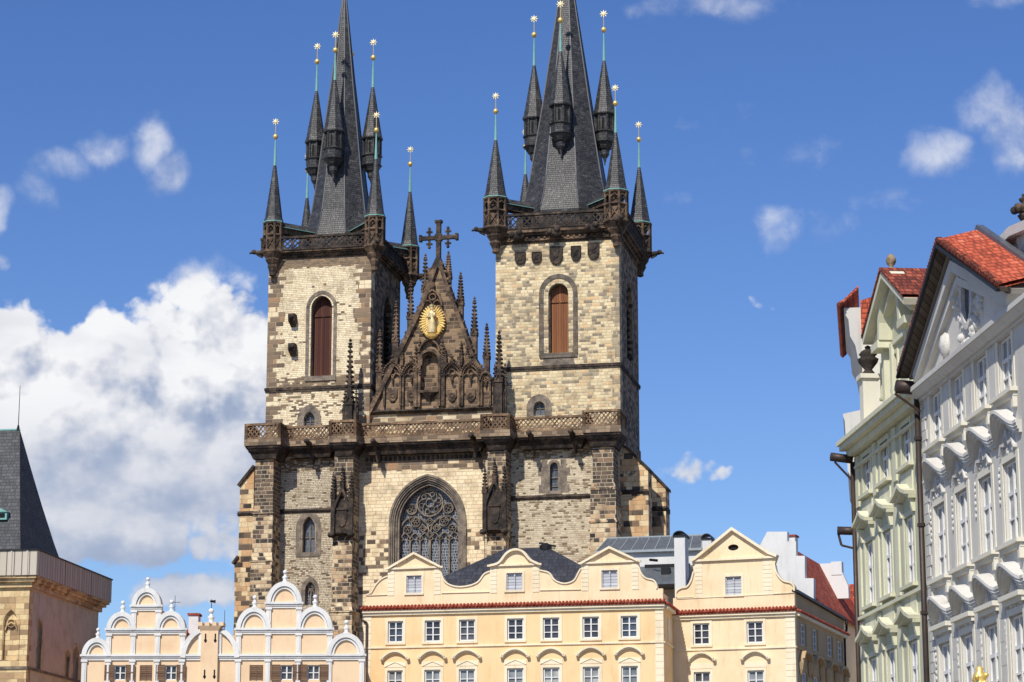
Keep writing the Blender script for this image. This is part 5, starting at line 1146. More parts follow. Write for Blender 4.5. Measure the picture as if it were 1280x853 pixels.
for ((a, c), op), h in zip(wn, hol):
    x0, x1 = h[0][0], h[1][0]
    if op:
        win_part(ph, x0, x1, zw0, zw1, .2, 2, 2, m_white, m_glass, .08)
        for s_, xx in ((-1, x0), (1, x1)):
            m = MB(); w = .68; xo = xx+s_*w; m.box(min(xx,xo), max(xx,xo), -.14, -.09, zw0-.02, zw1+.02)
            for e0_, e1_ in ((min(xx,xo), min(xx,xo)+.07), (max(xx,xo)-.07, max(xx,xo))): m.box(e0_, e1_, -.17, -.14, zw0-.02, zw1+.02)
            m.box(min(xx,xo)+.07, max(xx,xo)-.07, -.17, -.14, (zw0+zw1)/2-.04, (zw0+zw1)/2+.04); m.build('shutter', m_brownsh, ph)
    else:
        m = MB(); m.box(x0, x1, -.02, .05, zw0, zw1)
        for xx in (x0, (x0+x1)/2-.05, x1-.1): m.box(xx, xx+.1, -.05, -.02, zw0, zw1)
        m.box(x0, x1, -.045, -.02, (zw0+zw1)/2-.05, (zw0+zw1)/2+.05); m.build('shutter', m_brownsh, ph)
for h in lowh: win_part(ph, h[0][0], h[1][0], h[0][1], h[2][1], .2, 2, 3)
b = MB()
zr1 = Z(236,772,5); gx = (X[2]+X[3])/2; hx = X[4]-gx+.0
for gx, gz, hw in (((X[2]+X[3])/2, Z(181,751,1), X[4]-(X[2]+X[3])/2+3.2), ((X2[1]+X2[2])/2, zm+.6, X2[3]-(X2[1]+X2[2])/2-.3)):
    zb0 = zl-.6; hl = min(hw, gx-X[0]-.1)
    b.add([(gx-hl,.6,zb0),(gx+hw,.6,zb0),(gx,.6,gz),(gx-hl,16,zb0),(gx+hw,16,zb0),(gx,16,gz)], [(0,1,2),(3,5,4),(0,2,5,3),(1,4,5,2),(0,3,4,1)])
b.build('tiled_roof', m_redtile, ph)
b = MB(); b.box(X[0], X[0]+.5, .6, 16, 0, zl-.5); b.box(X2[4]-.5, X2[4], .6, 16, 0, zl-.5); b.box(X[0], X2[4], 15.5, 16, 0, zl-.55); b.build('side_wall', m_peach, ph)
chimney(ph, U(236,770,5), U(248,770,5), 5, 6.2, zl, Z(242,769,5), m_white, 'tile')
m = MB(); x_, z_ = N(219,745,8); m.cone((x_,8,zl), (x_,8,z_), .03, .02, 5); m.cone((x_-.4,8,z_-.5), (x_+.4,8,z_-.5), .02, .02, 4); m.build('antenna', m_black, ph)
m = MB(); x_, z_ = N(281,763,8); m.cone((x_,8,zl-1), (x_,8,z_), .03, .02, 5); m.build('antenna', m_black, ph)

# ---------------------------------------------------------------- stone tower house at the left
S = Frame(40, 188, 8.4); U, Z = S.U, S.Z
th = thing('stone_house', 'medieval stone tower house with boarded parapet and steep dark slate roof', 'house', S)
xc_ = U(37,740); zp1, zp0 = Z(49,688.5,-.6), Z(49,719,-.6); ysd = S.side(123,770,xc_)[0]
m_medi = masonry('pale medieval ashlar', .9, .42, [(0,srgb(206,180,132)),(.5,srgb(222,198,150)),(1,srgb(190,158,116))], [(0,srgb(150,124,94)),(1,srgb(176,146,110))], .2, .7, mort=.02, mcol=srgb(196,170,128), mk=.4, seed=51.)
m_medside = plaster('pinkish side plaster', srgb(204,192,168), .5, dcol=srgb(150,136,114), sc=2.)
blind = arched(U(14.5,760), .54, Z(14,825), Z(14,779), .95)
lowb = arched(U(14.5,760), .54, Z(14,835)-5.5, Z(14,835)-2, .95)
b = MB(); b.prism([(-14,0),(xc_,0),(xc_,zp0-.2),(-14,zp0-.2)], 0, .9, [blind, lowb], depth=.25); b.build('front_wall', m_medi, th)
b = MB(); b.prism(arched(U(14.5,760), .54, Z(14,825), Z(14,779), .95), .24, .3); b.ribbon([(U(14.5,760)-.66, Z(14,825))]+arch(U(14.5,760), .66, Z(14,779), 1.1)+[(U(14.5,760)+.66, Z(14,825))], .14, -.06, .02)
b.ribbon(circle(U(14.5,760), Z(14,779), .32, 8), .06, .05, .25, True); b.ribbon(arch(U(14.5,760), .45, Z(14,788), .6), .09, .05, .25); b.build('blind_window', m_medi, th)
sws = []
for (pa, pb, pt, pbt) in ((46.5,52,775,837),(83,87.5,812,848),(92.5,99,807,851)):
    ya_, yb2 = S.side(pa,800,xc_)[0], S.side(pb,800,xc_)[0]; z0, z1 = S.side((pa+pb)/2,pbt,xc_)[1], S.side((pa+pb)/2,pt,xc_)[1]; hw = max(.25,(yb2-ya_)/2)
    sws.append(((ya_+yb2)/2, hw, z0, z1-hw*1.4, hw*1.4))
b = MB(); b.prism([(.9,0),(ysd,0),(ysd,zp0-.2),(.9,zp0-.2)], xc_, xc_-.9, [arched(*s_) for s_ in sws], depth=-.5, ax='X'); b.box(-14, xc_-.9, ysd-.9, ysd-.01, 0, zp0-.2); b.build('side_wall', m_medside, th)
for s_ in sws:
    m = MB(); m.ribbon([(s_[0]-s_[1]-.1,s_[2])]+arch(s_[0], s_[1]+.1, s_[3], s_[4]+.1)+[(s_[0]+s_[1]+.1,s_[2])], .2, xc_-.2, xc_+.02, ax='X'); m.box(xc_-.4, xc_-.35, s_[0]-.04, s_[0]+.04, s_[2], s_[3]+.2)
    o = m.build('lancet_window', m_medi, th); g_ = MB(); g_.prism(arched(*s_), xc_-.48, xc_-.44, ax='X'); g_.build('pane', m_glass, o)
m_pboard = boards('weathered parapet boards', [(0,(.46,.40,.31)),(.5,(.52,.46,.37)),(1,(.58,.52,.43))], .6)
o_ = .8; b = MB()
def ring(m, o, z0, z1, th_=.25): m.box(-14, xc_+o, -o, -o+th_, z0, z1); m.box(xc_+o-th_, xc_+o, -o+th_, ysd+o, z0, z1); m.box(-14, xc_+o-th_, ysd+o-th_, ysd+o, z0, z1)
ring(b, o_, zp0, zp1)
x = -13.7
while x < xc_+o_: b.box(x-.06, x+.06, -o_-.06, -o_, zp0, zp1); x += 1.25
y = -o_
while y < ysd+o_: b.box(xc_+o_, xc_+o_+.04, y-.03, y+.04, zp0, zp1); y += 1.1
b.build('parapet', m_pboard, th)
b = MB(); ring(b, o_+.08, zp1, zp1+.1, .4); b.build('parapet_cap', m_black, th)
b = MB()
for oo, z0, z1 in ((.7,zp0-.2,zp0-.002),(.5,zp0-.45,zp0-.202),(.24,zp0-.85,zp0-.452)): ring(b, oo, z0, z1, .6)
b.build('cornice', m_medi, th)
b = MB(); zs_ = Z(14,835); b.box(-14, xc_+.1, -.1, .0, zs_-.1, zs_+.08); b.box(xc_, xc_+.1, 0, ysd, zs_-.1, zs_+.08); b.build('string_course', m_mould, th)
# steep roof, slightly flared
f_ = Z(27,688,1); xe_ = U(28,690,.5); ybk = S.side(86,704,xe_)[0]; yk = (0.5+ybk)/2
xt_, zt_ = S(25,537.5,yk); base = zp1-.8
prof = [(0,xe_,.3,ybk+.3),(.15,None,None,None)]
b = MB(); levels = [0,.1,.25,.5,.75,1]; V = []
for q in levels:
    s_ = 1-(q**.86); xr_q = xt_+(xe_-xt_)*s_; yf_ = yk+(.3-yk)*s_; yb_q = yk+(ybk+.3-yk)*s_; z = base+(zt_-base)*q; xl_q = -14
    V += [(xl_q,yf_,z),(xr_q,yf_,z),(xr_q,yb_q,z),(xl_q,yb_q,z)]
fs = []
for j in range(len(levels)-1):
    for i in range(3): fs.append((4*j+i, 4*j+i+1, 4*j+5+i, 4*j+4+i))
b.add(V, fs); b.build('slate_roof', tiles('roof slates', [(0,(.035,.036,.038)),(.5,(.06,.061,.064)),(1,(.10,.10,.105))], .35, .28, 'XY', .6, .5, (.025,.027,.03), .5), th)
b = MB()
for j in range(len(levels)-1): b.bar(V[4*j+1], V[4*j+5], .05)
b.build('hip_flashing', m_black, th); b = MB()
b.bar((-14,yk,zt_+.03), (xt_,yk,zt_+.03), .12); b.build('copper_ridge', m_copper, th)
b = MB(); b.cone((xt_-.15,yk,zt_), (xt_-.15,yk,zt_+3.6), .035, .02, 6); b.cone((xt_-.15,yk,zt_), (xt_-.15,yk,zt_+.4), .14, .06, 6); b.build('finial_rod', m_black, th)
x_, z_ = S(3,645,2.2); b = MB(); b.box(x_-1.0, x_+.35, 2.2, 5, z_-.3, z_+.3); b.prism([(x_-1.1,z_+.3),(x_+.45,z_+.3),(x_-.3,z_+.65)], 2.1, 5); dr_ = b.build('roof_dormer', m_copper, th); b = MB(); b.box(x_-.8, x_+.2, 2.185, 2.2, z_-.15, z_+.2); b.build('opening', m_dark, dr_)
# ================================================================ row of tall houses along the right
def rowframe():
    f = Frame(1162, 84, 90-4.7, 780); return f
Q = rowframe(); U, Z = Q.U, Q.Z
m_palegrey = plaster('pale grey white plaster', (.62,.59,.53), .5, dcol=(.38,.36,.32))
m_cornw = plaster('white cornice plaster', (.62,.60,.55), .45, dcol=(.42,.39,.34))
m_green = plaster('pale green plaster', (.52,.52,.37), .45, dcol=(.38,.38,.27))
m_greentrim = plaster('cream green trim', (.67,.65,.48), .45, dcol=(.42,.40,.26))
m_creamw = plaster('cream window trim', (.72,.68,.56), .15)
m_glassw = glassy('bright window glass', (.38,.39,.38))
m_soffit = boards('brown soffit boards', [(0,(.05,.035,.025)),(.5,(.10,.075,.055)),(1,(.17,.13,.1))], .3)
m_stucco = carved('white stucco relief', [(0,(.45,.44,.42)),(.6,(.62,.60,.56)),(1,(.72,.70,.66))], 3.)
wh = thing('town_house', 'tall pale grey house with broad triangular pediment, stucco reliefs and wavy window hoods', 'house', Q, 'tall houses along the right')
UW = 13.4      # width of the white house; its far edge is at x = 0, near edge towards the camera
def avgz(l, v=0.): return sum(Q.Z(x, y, v) for x, y in l)/len(l)
cols = [((1170,1184),700),((1197,1213),690),((1226,1244),680),((1257,1276),670)]
wc = [((U(a,y)+U(c,y))/2, .74) for (a, c), y in cols]
s3 = avgz([(1164,560.5),(1192,540),(1220,519),(1250,498)]); t3 = avgz([(1172,489),(1199,467),(1228,442),(1256,417)])
s2 = avgz([(1166,727),(1197,712.5),(1226,699),(1257,684)]); t2 = avgz([(1177,629),(1205,612),(1235,593),(1264,573)])
t1 = avgz([(1180,806),(1207,792),(1236,781),(1267,768)]); s1 = t1-(t2-s2)
rowsW = [(s3,t3),(s2,t2),(s1,t1),(s1-4.6,t1-4.8)]
zc0 = avgz([(1139,484),(1185,446),(1231,405)], -.45)-.36      # underside of main cornice
holes = [rect(c-h, c+h, z0, z1) for z0, z1 in rowsW for c, h in wc]
b = MB(); b.prism([(0,0),(UW,0),(UW,zc0+.2),(0,zc0+.2)], 0, .8, holes, depth=.2); b.build('front_wall', m_palegrey, wh)
b = MB(); b.box(0, UW, 11, 11.6, 0, zc0); b.box(0, .4, .8, 11, 0, zc0+.3); b.box(UW-.4, UW, .8, 11, 0, zc0+.3); b.build('side_wall', m_palegrey, wh)
for k, (z0, z1) in enumerate(rowsW):
    for c, h in wc:
        t = MB(); wo = win_part(wh, c-h+.02, c+h-.02, z0+.02, z1-.02, .12, 2, 3, m_white, m_glassw, .08, .02, split=(.30,.62))
        t.box(c-h-.24, c-h, -.035, .02, z0, z1+.2); t.box(c+h, c+h+.24, -.035, .02, z0, z1+.2); t.box(c-h, c+h, -.035, .02, z1, z1+.2)
        t.box(c-h-.42, c+h+.42, -.24, .02, z0-.13, z0); t.box(c-h-.34, c+h+.34, -.13, .02, z0-.26, z0-.132)
        for s_ in (-1, 1): t.box(c+s_*(h+.22)-.1, c+s_*(h+.22)+.1, -.14, .02, z0-.6, z0-.26)
        if k == 2: t.box(c-h-.35, c+h+.35, -.25, .02, z1+.45, z1+.6); t.box(c-h-.3, c+h+.3, -.13, .02, z1+.3, z1+.448)
        t.build('window_surround', m_creamw, wo)
# wavy hoods above rows 2 and 1
for (zt, zh_) in ((t2, avgz([(1165,655),(1188,637)], -.3)), (t1, 0)):
    zb0 = zt+1.0; pitch = wc[1][0]-wc[0][0]
    for c, h in wc:
        m = MB(); n = 18
        for (dz, th, k, yo) in ((0,.10,1.,0.),(-.10,.09,.86,0.),(-.19,.09,.68,0.),(-.28,.10,.45,0.)):
            V = []; hw = pitch/2-.01
            for i in range(n+1):
                q = -1+2*i/n; e_ = max(0., 1-abs(q)/.78); r = sin(e_*pi/2)**1.5
                z = zb0+dz+.52*r; y = -(.2+.30*sin(e_*pi/2))*k; V += [(c+hw*q, y, z), (c+hw*q, .02, z+.06*r), (c+hw*q, .02, z-th), (c+hw*q, y, z-th)]
            m.add(V, [(4*i+j, 4*i+4+j, 4*i+4+(j+1) % 4, 4*i+(j+1) % 4) for i in range(n) for j in range(4)]+[(0,1,2,3),(4*n,4*n+3,4*n+2,4*n+1)])
        m.build('wavy_hood', m_cornw, wh)
    for c, h in wc:       # stucco relief over each window
        m = MB(); random.seed(int(c*10)+int(zt))
        for q in range(22):
            x = c+random.uniform(-.75,.75); z = zt+.25+random.random()*.85*(1-abs(x-c)*.6); m.ball((x,-.01,z), random.uniform(.05,.10), 6, (1.2,.7,.9))
        m.ribbon([(c-.8,zt+.25),(c-.6,zt+.55),(c-.25,zt+.5),(c,zt+.9),(c+.25,zt+.5),(c+.6,zt+.55),(c+.8,zt+.25)], .09, -.12, .02)
        for q in range(6): m.ball((c-h-.38-.05*(q % 2),-.02,zt-.1-q*.2), .07, 6, (1,.6,1.3))
        m.build('stucco_relief', m_stucco, wh)
# pilaster grooves between the top windows and courses at the lowest visible row
for i in range(len(wc)-1):
    m = MB(); x = (wc[i][0]+wc[i+1][0])/2; m.box(x-.35, x+.35, -.04, .02, s3-.1, zc0-.25)
    m.build('pilaster', m_palegrey, wh); m = MB()
    for k in range(9): m.box(x-.32, x+.32, -.04-.008*(k % 2), .02, s1+k*.36, s1+k*.36+.36)
    m.build('pilaster', m_palegrey, wh)
m = MB(); quoins(m, .05, .5, 0, zc0-.3, 0, .36, .04, .03, .18); m.build('quoins', m_palegrey, wh)
# main cornice, pediment and roof
zc1 = zc0+.36
m = MB(); OV = .5
m.box(-.35, UW+3, -OV*.9, .02, zc0+.20, zc1); m.hexa([(-.15,-.2,zc0-.0),(UW+3,-.2,zc0-.0),(UW+3,.02,zc0-.0),(-.15,.02,zc0-.0),(-.3,-OV*.8,zc0+.198),(UW+3,-OV*.8,zc0+.198),(UW+3,.02,zc0+.198),(-.3,.02,zc0+.198)]); m.box(-.05, UW+3, -.1, .02, zc0-.10, zc0-.003)
m.build('main_cornice', m_cornw, wh)
VE = -.8
le = Q(1123,478,VE); ap = Q(1172,304,VE); re = Q(1248,352,VE); uc = (le[0]+re[0])/2; uc = ap[0]; hwp = (re[0]-le[0])/2; ze = (le[1]+re[1])/2
xl_, xr_ = le[0], re[0]; zap = ap[1]
m = MB(); m.prism([(xl_+.6,zc1),(xr_-.6,zc1),(uc,zap-.55)], -.05, .6); m.build('pediment_wall', m_palegrey, wh)
m = MB()
m.ribbon([(xl_+.55,zc1+.25),(uc,zap-.75),(xr_-.55,zc1+.25)], .34, -.42, -.0); m.ribbon([(xl_+.9,zc1+.2),(uc,zap-1.25),(xr_-.9,zc1+.2)], .25, -.24, -.0); m.build('raking_cornice', m_cornw, wh)
m = MB(); m.ribbon([(xl_,ze-.02),(uc,zap-.12),(xr_,ze-.02)], .14, VE+.02, VE+.36); m.build('eaves_soffit', m_soffit, wh)
m = MB(); m.ribbon([(xl_+.05,ze-.06),(uc,zap-.17),(xr_-.05,ze-.06)], .16, VE+.363, .3); m.build('eaves_board', plaster('grey brown eaves plaster', (.30,.27,.23), .4), wh)
m = MB(); YR = .55; rs_ = .36
for s_, xx in ((1, xl_), (-1, xr_)): m.add([(xx,VE,ze),(uc,VE,zap),(uc,YR,zap+rs_),(xx,YR,ze+rs_),(xx,VE,ze+.13),(uc,VE,zap+.13),(uc,YR,zap+.13+rs_),(xx,YR,ze+.13+rs_)], [(4,5,6,7),(0,1,5,4),(0,3,2,1)])
m.build('tiled_roof', m_orangetile, wh)
m = MB(); m.prism([(xl_+.4,ze),(uc,zap+rs_-.0),(xr_-.4,ze)], .40, .54); m.ribbon([(xl_,ze+rs_+.1),(uc,zap+rs_+.16),(xr_,ze+rs_+.1)], .22, .5, .74); m.build('roof_flashing', m_zinc, wh)
m = MB(); m.prism([(xl_+.2,ze+.1),(uc,zap+.05),(xr_-.2,ze+.1)], .76, 9.5); m.build('rear_roof', m_redtile, wh)
m = MB(); y = VE
for s_, xx in ((1, xl_), (-1, xr_)):
    n = 42
    for i in range(n):
        q = (i+.5)/n; x = xx+(uc-xx)*q; z = ze+(zap-ze)*q+.16; m.cone((x, VE-.05, z-.02), (x, VE+.12, z), .08, .07, 6)
m.build('edge_tiles', m_oldtile, wh)
m = MB(); m.ribbon([(uc-.1,zap-.05),(xr_,ze-.05)], .10, VE-.08, VE+.02); m.ribbon([(uc,zap-.05),(xl_,ze-.05)], .10, VE-.08, VE+.02); m.build('verge_gutter', m_black, wh)
m = MB(); oc = Q(1212,372,-.05); 
m.ribbon([(oc[0]+.62*cos(2*pi*i/18), oc[1]+.95*sin(2*pi*i/18)) for i in range(18)], .2, -.2, -.0, True)
random.seed(5)
for i in range(60):
    a = random.uniform(0, 2*pi); rr = random.uniform(1.15,1.9); m.ball((oc[0]+.85*rr*cos(a), -.07, oc[1]-.1+.85*rr*sin(a)), random.uniform(.08,.2), 6)
m.build('oval_cartouche', m_stucco, wh); m = MB(); m.ball((Q(1184,432,-.05)[0],-.1,Q(1184,432,-.05)[1]), .45, 8, (.8,.5,1)); m.build('stucco_shell', m_stucco, wh)
m = MB(); m.prism([(oc[0]+.55*cos(2*pi*i/18), oc[1]+.88*sin(2*pi*i/18)) for i in range(18)], -.075, -.055); m.build('oval_window', m_glass, wh)
# small curved dormer gable with urn on the roof
vd = 1.1; c0, z0 = Q(1247,395,vd); 
def Pd(px, py): return Q(px, py, vd)
m = MB(); pl = [Pd(1236,322),Pd(1262,300),Pd(1275,290),Pd(1292,284)]; pts = curve([Pd(1238,327),Pd(1250,320),Pd(1262,303),Pd(1274,291)])+[Pd(1300,280),Pd(1310,300),Pd(1310,400),Pd(1238,360)]
m.prism(pts, vd, vd+4); dg = m.build('dormer_gable', m_white, wh)
m = MB(); m.ribbon(curve([Pd(1234,328),Pd(1248,322),Pd(1261,304),Pd(1274,290)])+[Pd(1300,279)], .3, vd-.35, vd+2.6); m.box(Pd(1276,320)[0], Pd(1276,320)[0]+.12, vd-.1, vd+.01, Pd(1276,350)[1], Pd(1276,297)[1]); m.build('coping', m_cornw, dg)
ux, uz = Q(1274,288,vd); yv = vd+.3
m = MB(); h = Q.Z(1273,240,vd)-uz; prof = [(.42,0),(.42,.08),(.25,.12),(.2,.2),(.34,.3),(.42,.4),(.26,.46),(.5,.52),(.55,.62),(.3,.68),(.2,.72),(.3,.78),(.34,.84),(.18,.9),(.22,.95),(.03,1.0)]
m.lathe([(r*.78, uz+q*h) for r, q in prof], (ux, yv), 12, smooth=True)
for i in range(6): m.ball((ux+.42*cos(i*pi/3), yv+.42*sin(i*pi/3), uz+.57*h), .14, 6)
m.build('stone_urn', m_blackstone, dg)
# drainpipe with box gutter between the houses
m = MB(); g0, g1 = Q(1116,494,-1.3), Q(1148,487,-.2); 
m.cone((g1[0]-.3,-.9,g1[1]+.15), (g1[0]-.3,-.1,g1[1]+.1), .24, .24, 10); m.path([(g1[0]-.3,-.95,g1[1]-.1), (g1[0]-.15,-.12,g1[1]-.75)], .05, 6)
m.path([(-.05,-.15,g1[1]+.1), (-.05,-.16,0)], .1, 8)
for k in range(6): m.lathe([(.14,2+3*k),(.14,2.12+3*k)], (-.05,-.15), 8)
m.build('drainpipe', m_gutter, wh)
# gilded figure on a bracket
gx, gz = Q(1225,853,-1.0); gt = Q.Z(1225,832,-1.0)
m = MB(); hh = gt-gz+.6; z = gz-.6; m.lathe([(.18,z),(.26,z+.05*hh),(.16,z+.2*hh),(.26,z+.32*hh),(.3,z+.45*hh),(.15,z+.55*hh),(.22,z+.66*hh),(.2,z+.76*hh),(.1,z+.84*hh),(.13,z+.92*hh),(.02,z+hh)], (gx,-1.0), 10, smooth=True)
for i in range(10): m.ball((gx+.2*cos(i*1.7),-1.0+.2*sin(i*1.7),z+hh*(.3+.055*i)), .08, 6)
m.bar((gx,-1.0,z+.05), (gx,0,z-.1), .12); m.build('gilded_ornament', m_gold, wh)

# ---------------------------------------------------------------- green house
gh = thing('town_house', 'narrow pale green baroque house with three window columns and steep pediment gable', 'house', Q, 'tall houses along the right')
VGn = .25; GW = U(1073.5,700,.25)
cw = [(1079.5,1095),(1102,1118),(1130,1146)]
gc = [((U(a,700,VGn)+U(c,700,VGn))/2, .66) for a, c in cw]
T3 = avgz([(1086,571),(1107,552),(1131,526)],VGn); S3 = avgz([(1083,619.6),(1105,604),(1129,583)],VGn)
T2 = avgz([(1088,678),(1110,661),(1138,643)],VGn); S2 = avgz([(1086,761),(1107,747),(1133,732)],VGn)
T1 = avgz([(1092,822),(1113,812),(1140,799)],VGn)
rg = [(S3,T3),(S2,T2),(T1-(T2-S2),T1),(T1-(T2-S2)-4.4,T1-4.6)]
zgc = avgz([(1066,553),(1090,533),(1115,511)],VGn-.6)
b = MB(); b.prism([(GW,0),(-.02,0),(-.02,zgc-.1),(GW,zgc-.1)], VGn, VGn+.8, [rect(c-h,c+h,z0,z1) for z0,z1 in rg for c,h in gc], depth=.2); b.box(GW, GW+.5, VGn+.8, 11, 0, zgc-.1); b.build('front_wall', m_green, gh)
for k, (z0, z1) in enumerate(rg):
    for c, h in gc:
        t = MB(); wo = win_part(gh, c-h+.02, c+h-.02, z0+.02, z1-.02, VGn+.12, 2, 3, m_white, m_glass if k == 0 else m_glassw, .09, .03, split=(.30,.62))
        t.box(c-h-.2, c-h, VGn-.035, VGn+.02, z0, z1+.18); t.box(c+h, c+h+.2, VGn-.035, VGn+.02, z0, z1+.18); t.box(c-h, c+h, VGn-.035, VGn+.02, z1, z1+.18)
        t.box(c-h-.35, c+h+.35, VGn-.2, VGn+.02, z0-.13, z0); t.box(c-h-.2, c+h+.2, VGn-.05, VGn+.02, z0-1.1, z0-.25)
        if k:      # projecting hoods
            zz = z1+.75; pts = [(c-h-.45,zz-.05),(c-h*.7,zz+.12),(c,zz+.34),(c+h*.7,zz+.12),(c+h+.45,zz-.05)]
            t.ribbon(pts, .13, VGn-.42, VGn+.02); t.ribbon([(x,z-.14) for x, z in pts], .12, VGn-.26, VGn+.02)
            for s_ in (-1, 1): t.hexa([(c+s_*(h+.22)-.1,VGn-.1,zz-.7),(c+s_*(h+.22)+.1,VGn-.1,zz-.7),(c+s_*(h+.22)+.1,VGn,zz-.7),(c+s_*(h+.22)-.1,VGn,zz-.7),(c+s_*(h+.22)-.1,VGn-.22,zz-.2),(c+s_*(h+.22)+.1,VGn-.22,zz-.2),(c+s_*(h+.22)+.1,VGn,zz-.2),(c+s_*(h+.22)-.1,VGn,zz-.2)])
        t.build('window_surround', m_greentrim, wo)
t = MB(); t.box(GW-.3, 0, VGn-.7, VGn+.1, zgc+.25, zgc+.42); t.box(GW-.2, 0, VGn-.6, VGn+.1, zgc+.05, zgc+.248); t.box(GW-.1, 0, VGn-.35, VGn+.1, zgc-.2, zgc+.048); t.box(GW, 0, VGn-.12, VGn+.02, zgc-.7, zgc-.6); t.box(GW, 0, VGn-.15, VGn+.02, S2-.4, S2-.28)
for x in [GW+.3]+[(gc[i][0]+gc[i+1][0])/2 for i in (0,1)]+[-.55]:
    t.box(x-.28, x+.28, VGn-.07, VGn+.02, S3-.3, zgc-.25); t.box(x-.28, x+.28, VGn-.07, VGn+.02, S2-.2, S3-1.2); t.box(x-.28, x+.28, VGn-.07, VGn+.02, 0, S2-.5)
t.build('cornice', m_greentrim, gh)
# attic storey with pediment
VA = .6; uA0 = U(1090,470,VA)-.4; uA1 = U(1139,430,VA)+1.2; zA0 = zgc+.42
def Pg(px, py, v=VA): return Q(px, py, v)
apx = Pg(1101,343,VA-.7); rk0 = Pg(1078,428,VA-.7); hw = apx[0]-rk0[0]; zE = rk0[1]
m = MB(); w0, w1 = apx[0]-hw+.7, apx[0]+hw-.7
wA = [(Pg(1107,480)[0], .42), (Pg(1120,465)[0], .42)]; zw0, zw1 = Pg(1107,495)[1], Pg(1107,455)[1]
m.prism([(w0,zA0),(w1,zA0),(w1,zE),(apx[0],apx[1]-.5),(w0,zE)], VA, VA+.5, [rect(c-h,c+h,zw0,zw1) for c,h in wA], depth=.3); m.box(w1, -.1, VA+.6, VA+1.2, zA0, zE-.3); m.build('attic_wall', m_green, gh)
for c, h in wA: win_part(gh, c-h, c+h, zw0, zw1, VA+.25, 1, 2, m_creamw, m_glass)
t = MB(); t.ribbon([(rk0[0],zE),(apx[0],apx[1]),(apx[0]+hw,zE)], .24, VA-.7, VA+.6); t.ribbon([(rk0[0]+.5,zE-.1),(apx[0],apx[1]-.55),(apx[0]+hw-.5,zE-.1)], .2, VA-.35, VA+.02)
t.ribbon(rnd_arch(apx[0], hw*.48, zE-.3, hw*.62, 10), .28, VA-.5, VA+.02)
for s_ in (-1, 1): t.box(apx[0]+s_*hw*.62-.55, apx[0]+s_*hw*.62+.55, VA-.55, VA+.02, zE-.6, zE-.32); t.box(apx[0]+s_*hw*.62-.2, apx[0]+s_*hw*.62+.2, VA-.25, VA+.02, zA0, zE-.6); t.box(apx[0]+s_*hw*.35-.16, apx[0]+s_*hw*.35+.16, VA-.16, VA+.02, zA0, zE-.6)
for c, h in wA: surround(t, c-h, c+h, zw0, zw1, .14, VA, .07)
t.box(w0, w1, VA-.12, VA+.02, zw1+.35, zw1+.5); t.build('attic_mouldings', m_greentrim, gh)
m = MB(); mm_ = MB()
for s_ in (-1, 1):
    xx = apx[0]+s_*hw; m.add([(xx,VA-.75,zE+.14),(apx[0],VA-.75,apx[1]+.14),(apx[0],8,apx[1]+.14),(xx,8,zE+.14),(xx,VA-.75,zE+.26),(apx[0],VA-.75,apx[1]+.26),(apx[0],8,apx[1]+.26),(xx,8,zE+.26)], [(4,5,6,7),(0,1,5,4),(0,3,2,1)])
m.build('tiled_roof', m_oldtile, gh)
m = MB(); x1_ = -.15; m.add([(w1-.3,VA+.2,zE+.0),(x1_,VA+.2,zE+.0),(x1_,6,zE+2.6),(w1-.3,6,zE+2.6)], [(0,1,2,3)]); m.build('side_roof', m_orangetile, gh)
def egg(par, px, py0, py1, v, mat):
    x, z0 = Q(px, py0, v); z1 = Q.Z(px, py1, v); h = z1-z0; m = MB()
    m.lathe([(.22*h,z0-.5*h),(.26*h,z0-.1*h),(.12*h,z0+.02*h),(.3*h,z0+.2*h),(.38*h,z0+.42*h),(.34*h,z0+.68*h),(.2*h,z0+.9*h),(.02,z1)], (x, v), 12, smooth=True); m.box(x-.3*h, x+.3*h, v-.3*h, v+.3*h, z0-1.1*h, z0-.3*h); m.build('stone_pinecone', mat, par)
m_cone_ = carved('weathered pine cone stone', [(0,srgb(96,80,60)),(.5,srgb(150,128,98)),(1,srgb(180,160,128))], 3.)
egg(gh, 1114, 334, 317, 2.0, m_cone_); egg(gh, 1136, 353, 336, 2.4, m_cone_)
# urn on the green house's corner
m = MB(); ux, z0 = Q(1076,470,-.2); h = Q.Z(1078,432,-.1)-z0
m.lathe([(r*h, z0+q*h) for r, q in ((.2,0),(.2,.1),(.12,.2),(.3,.42),(.34,.55),(.22,.62),(.3,.7),(.22,.8),(.08,.88),(.1,.95),(.02,1))], (ux, .1), 12, smooth=True); m.build('stone_urn', m_blackstone, gh)
m = MB(); z1_ = z0; m.box(ux-.3, ux+.3, -.2, .4, zgc+.42, z1_); m.box(ux-.4, ux+.4, -.3, .5, z1_-.15, z1_+.02); m.build('urn_pedestal', m_creamw, gh)
m = MB(); p0 = Q(1063,568,-.9)
m.cone((GW+.05,-.75,zgc-.2), (GW+.05,.1,zgc-.3), .17, .17, 10); m.path([(GW+.05,-.6,zgc-.4), (GW+.05,.05,zgc-1.1)], .045, 6); m.path([(GW+.05,.1,zgc-.4), (GW+.05,.1,0)], .09, 8)
m.build('drainpipe', m_gutter, gh)

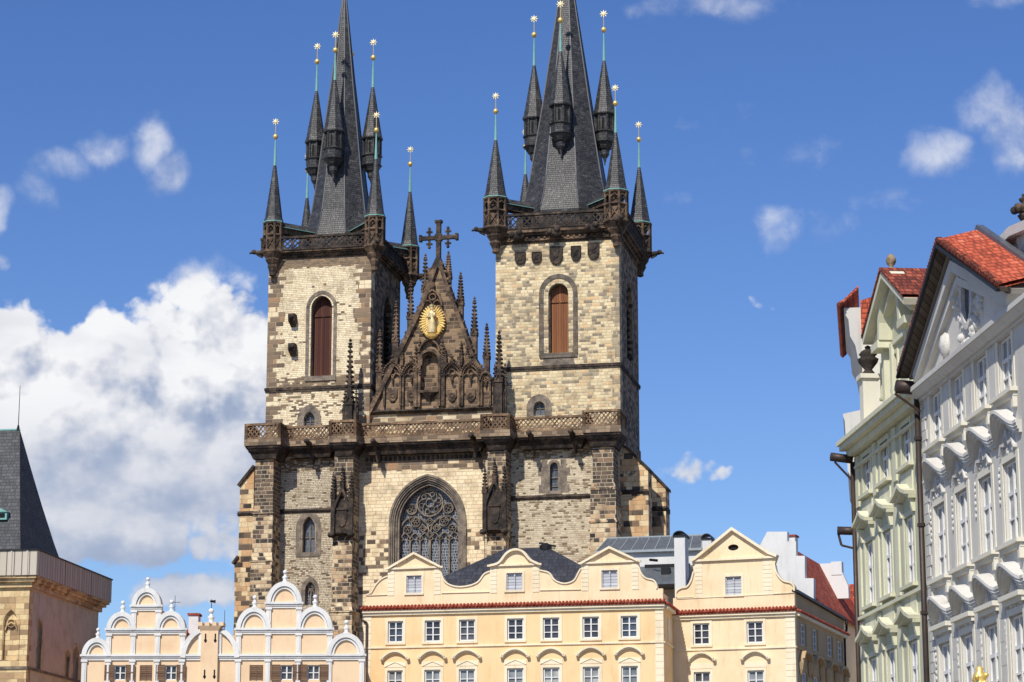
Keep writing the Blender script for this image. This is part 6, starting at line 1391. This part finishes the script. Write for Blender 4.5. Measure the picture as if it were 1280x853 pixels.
# ---------------------------------------------------------------- cream house beyond, seen edge on
E = Frame(1070, 99, 90+8.2, 560)
def EZ(py, Y=99.): d = ray(1060, py); return CAMZ+d.z*Y/d.y
eh = thing('town_house', 'cream house with orange tiled eaves, seen edge on beyond the green house', 'house', E, 'tall houses along the right')
m = MB(); zc_ = EZ(600); ztop = EZ(382)
m.box(-8, 0, .15, 9, 0, zc_); m.box(-8, -.4, .35, 8, zc_, ztop); m.build('wall', m_creamw, eh)
m = MB(); z5, z6 = EZ(604), EZ(517); 
m.prism([(.15,z5-1.2),(.04,z5-.8),(.0,z5-.2),(-.22,z5+.2),(-.36,z5+.5),(-.42,z6-.3),(-.48,z6-.1),(-.48,z6),(.3,z6+.15),(.3,z5-1.2)], -8, 0, ax='X'); m.build('lower_cornice', m_cornw, eh)
m = MB(); z7 = ztop; m.prism([(.35,z7-2.3),(.2,z7-2.2),(.1,z7-1.6),(-.1,z7-1.2),(-.15,z7-.5),(-.32,z7-.2),(-.32,z7),(.35,z7)], -8, -.4, ax='X'); m.build('upper_cornice', m_cornw, eh)
m = MB(); zq = z7-.2; m.add([(-10,-.5,z7),(-.1,-.5,z7),(-.1,.3,z7+.75),(-10,.3,z7+.75),(-10,-.5,z7+.12),(-.1,-.5,z7+.12),(-.1,.3,z7+.87),(-10,.3,z7+.87)], [(0,3,2,1),(4,5,6,7),(0,1,5,4),(1,2,6,5),(2,3,7,6),(3,0,4,7)]); m.build('tiled_roof', m_orangetile, eh)
m = MB(); m.hexa([(-3,.36,z7-1.2),(-.2,.36,z7-1.2),(-.2,1.1,z7-1.2),(-3,1.1,z7-1.2),(-3,.36,z7+.25),(-.2,.36,z7+.25),(-.2,1.1,z7+.45),(-3,1.1,z7+.45)]); m.build('rear_roof', m_orangetile, eh)
m = MB()
for k in range(34): m.cone((-10+k*.3,-.56,z7+.03), (-10+k*.3,-.35,z7+.2), .11, .09, 6)
m.build('edge_tiles', m_oldtile, eh)
m = MB(); zz = EZ(664); m.cone((-.1,-.85,zz+.05), (-.1,.1,zz), .17, .17, 10); m.path([(-.1,-.8,zz-.12),(-.1,-.7,zz-.55),(-.1,.05,zz-.75)], .05, 6)
m.path([(-.05,.05,zz),(-.05,.05,0)], .08, 8); m.build('drainpipe', m_gutter, eh)
m = MB()
for k in range(14): z = zz-1-k*.85; m.box(-.3, .06, -.02, .3, z, z+.35)
m.build('quoins', m_creamw, eh)
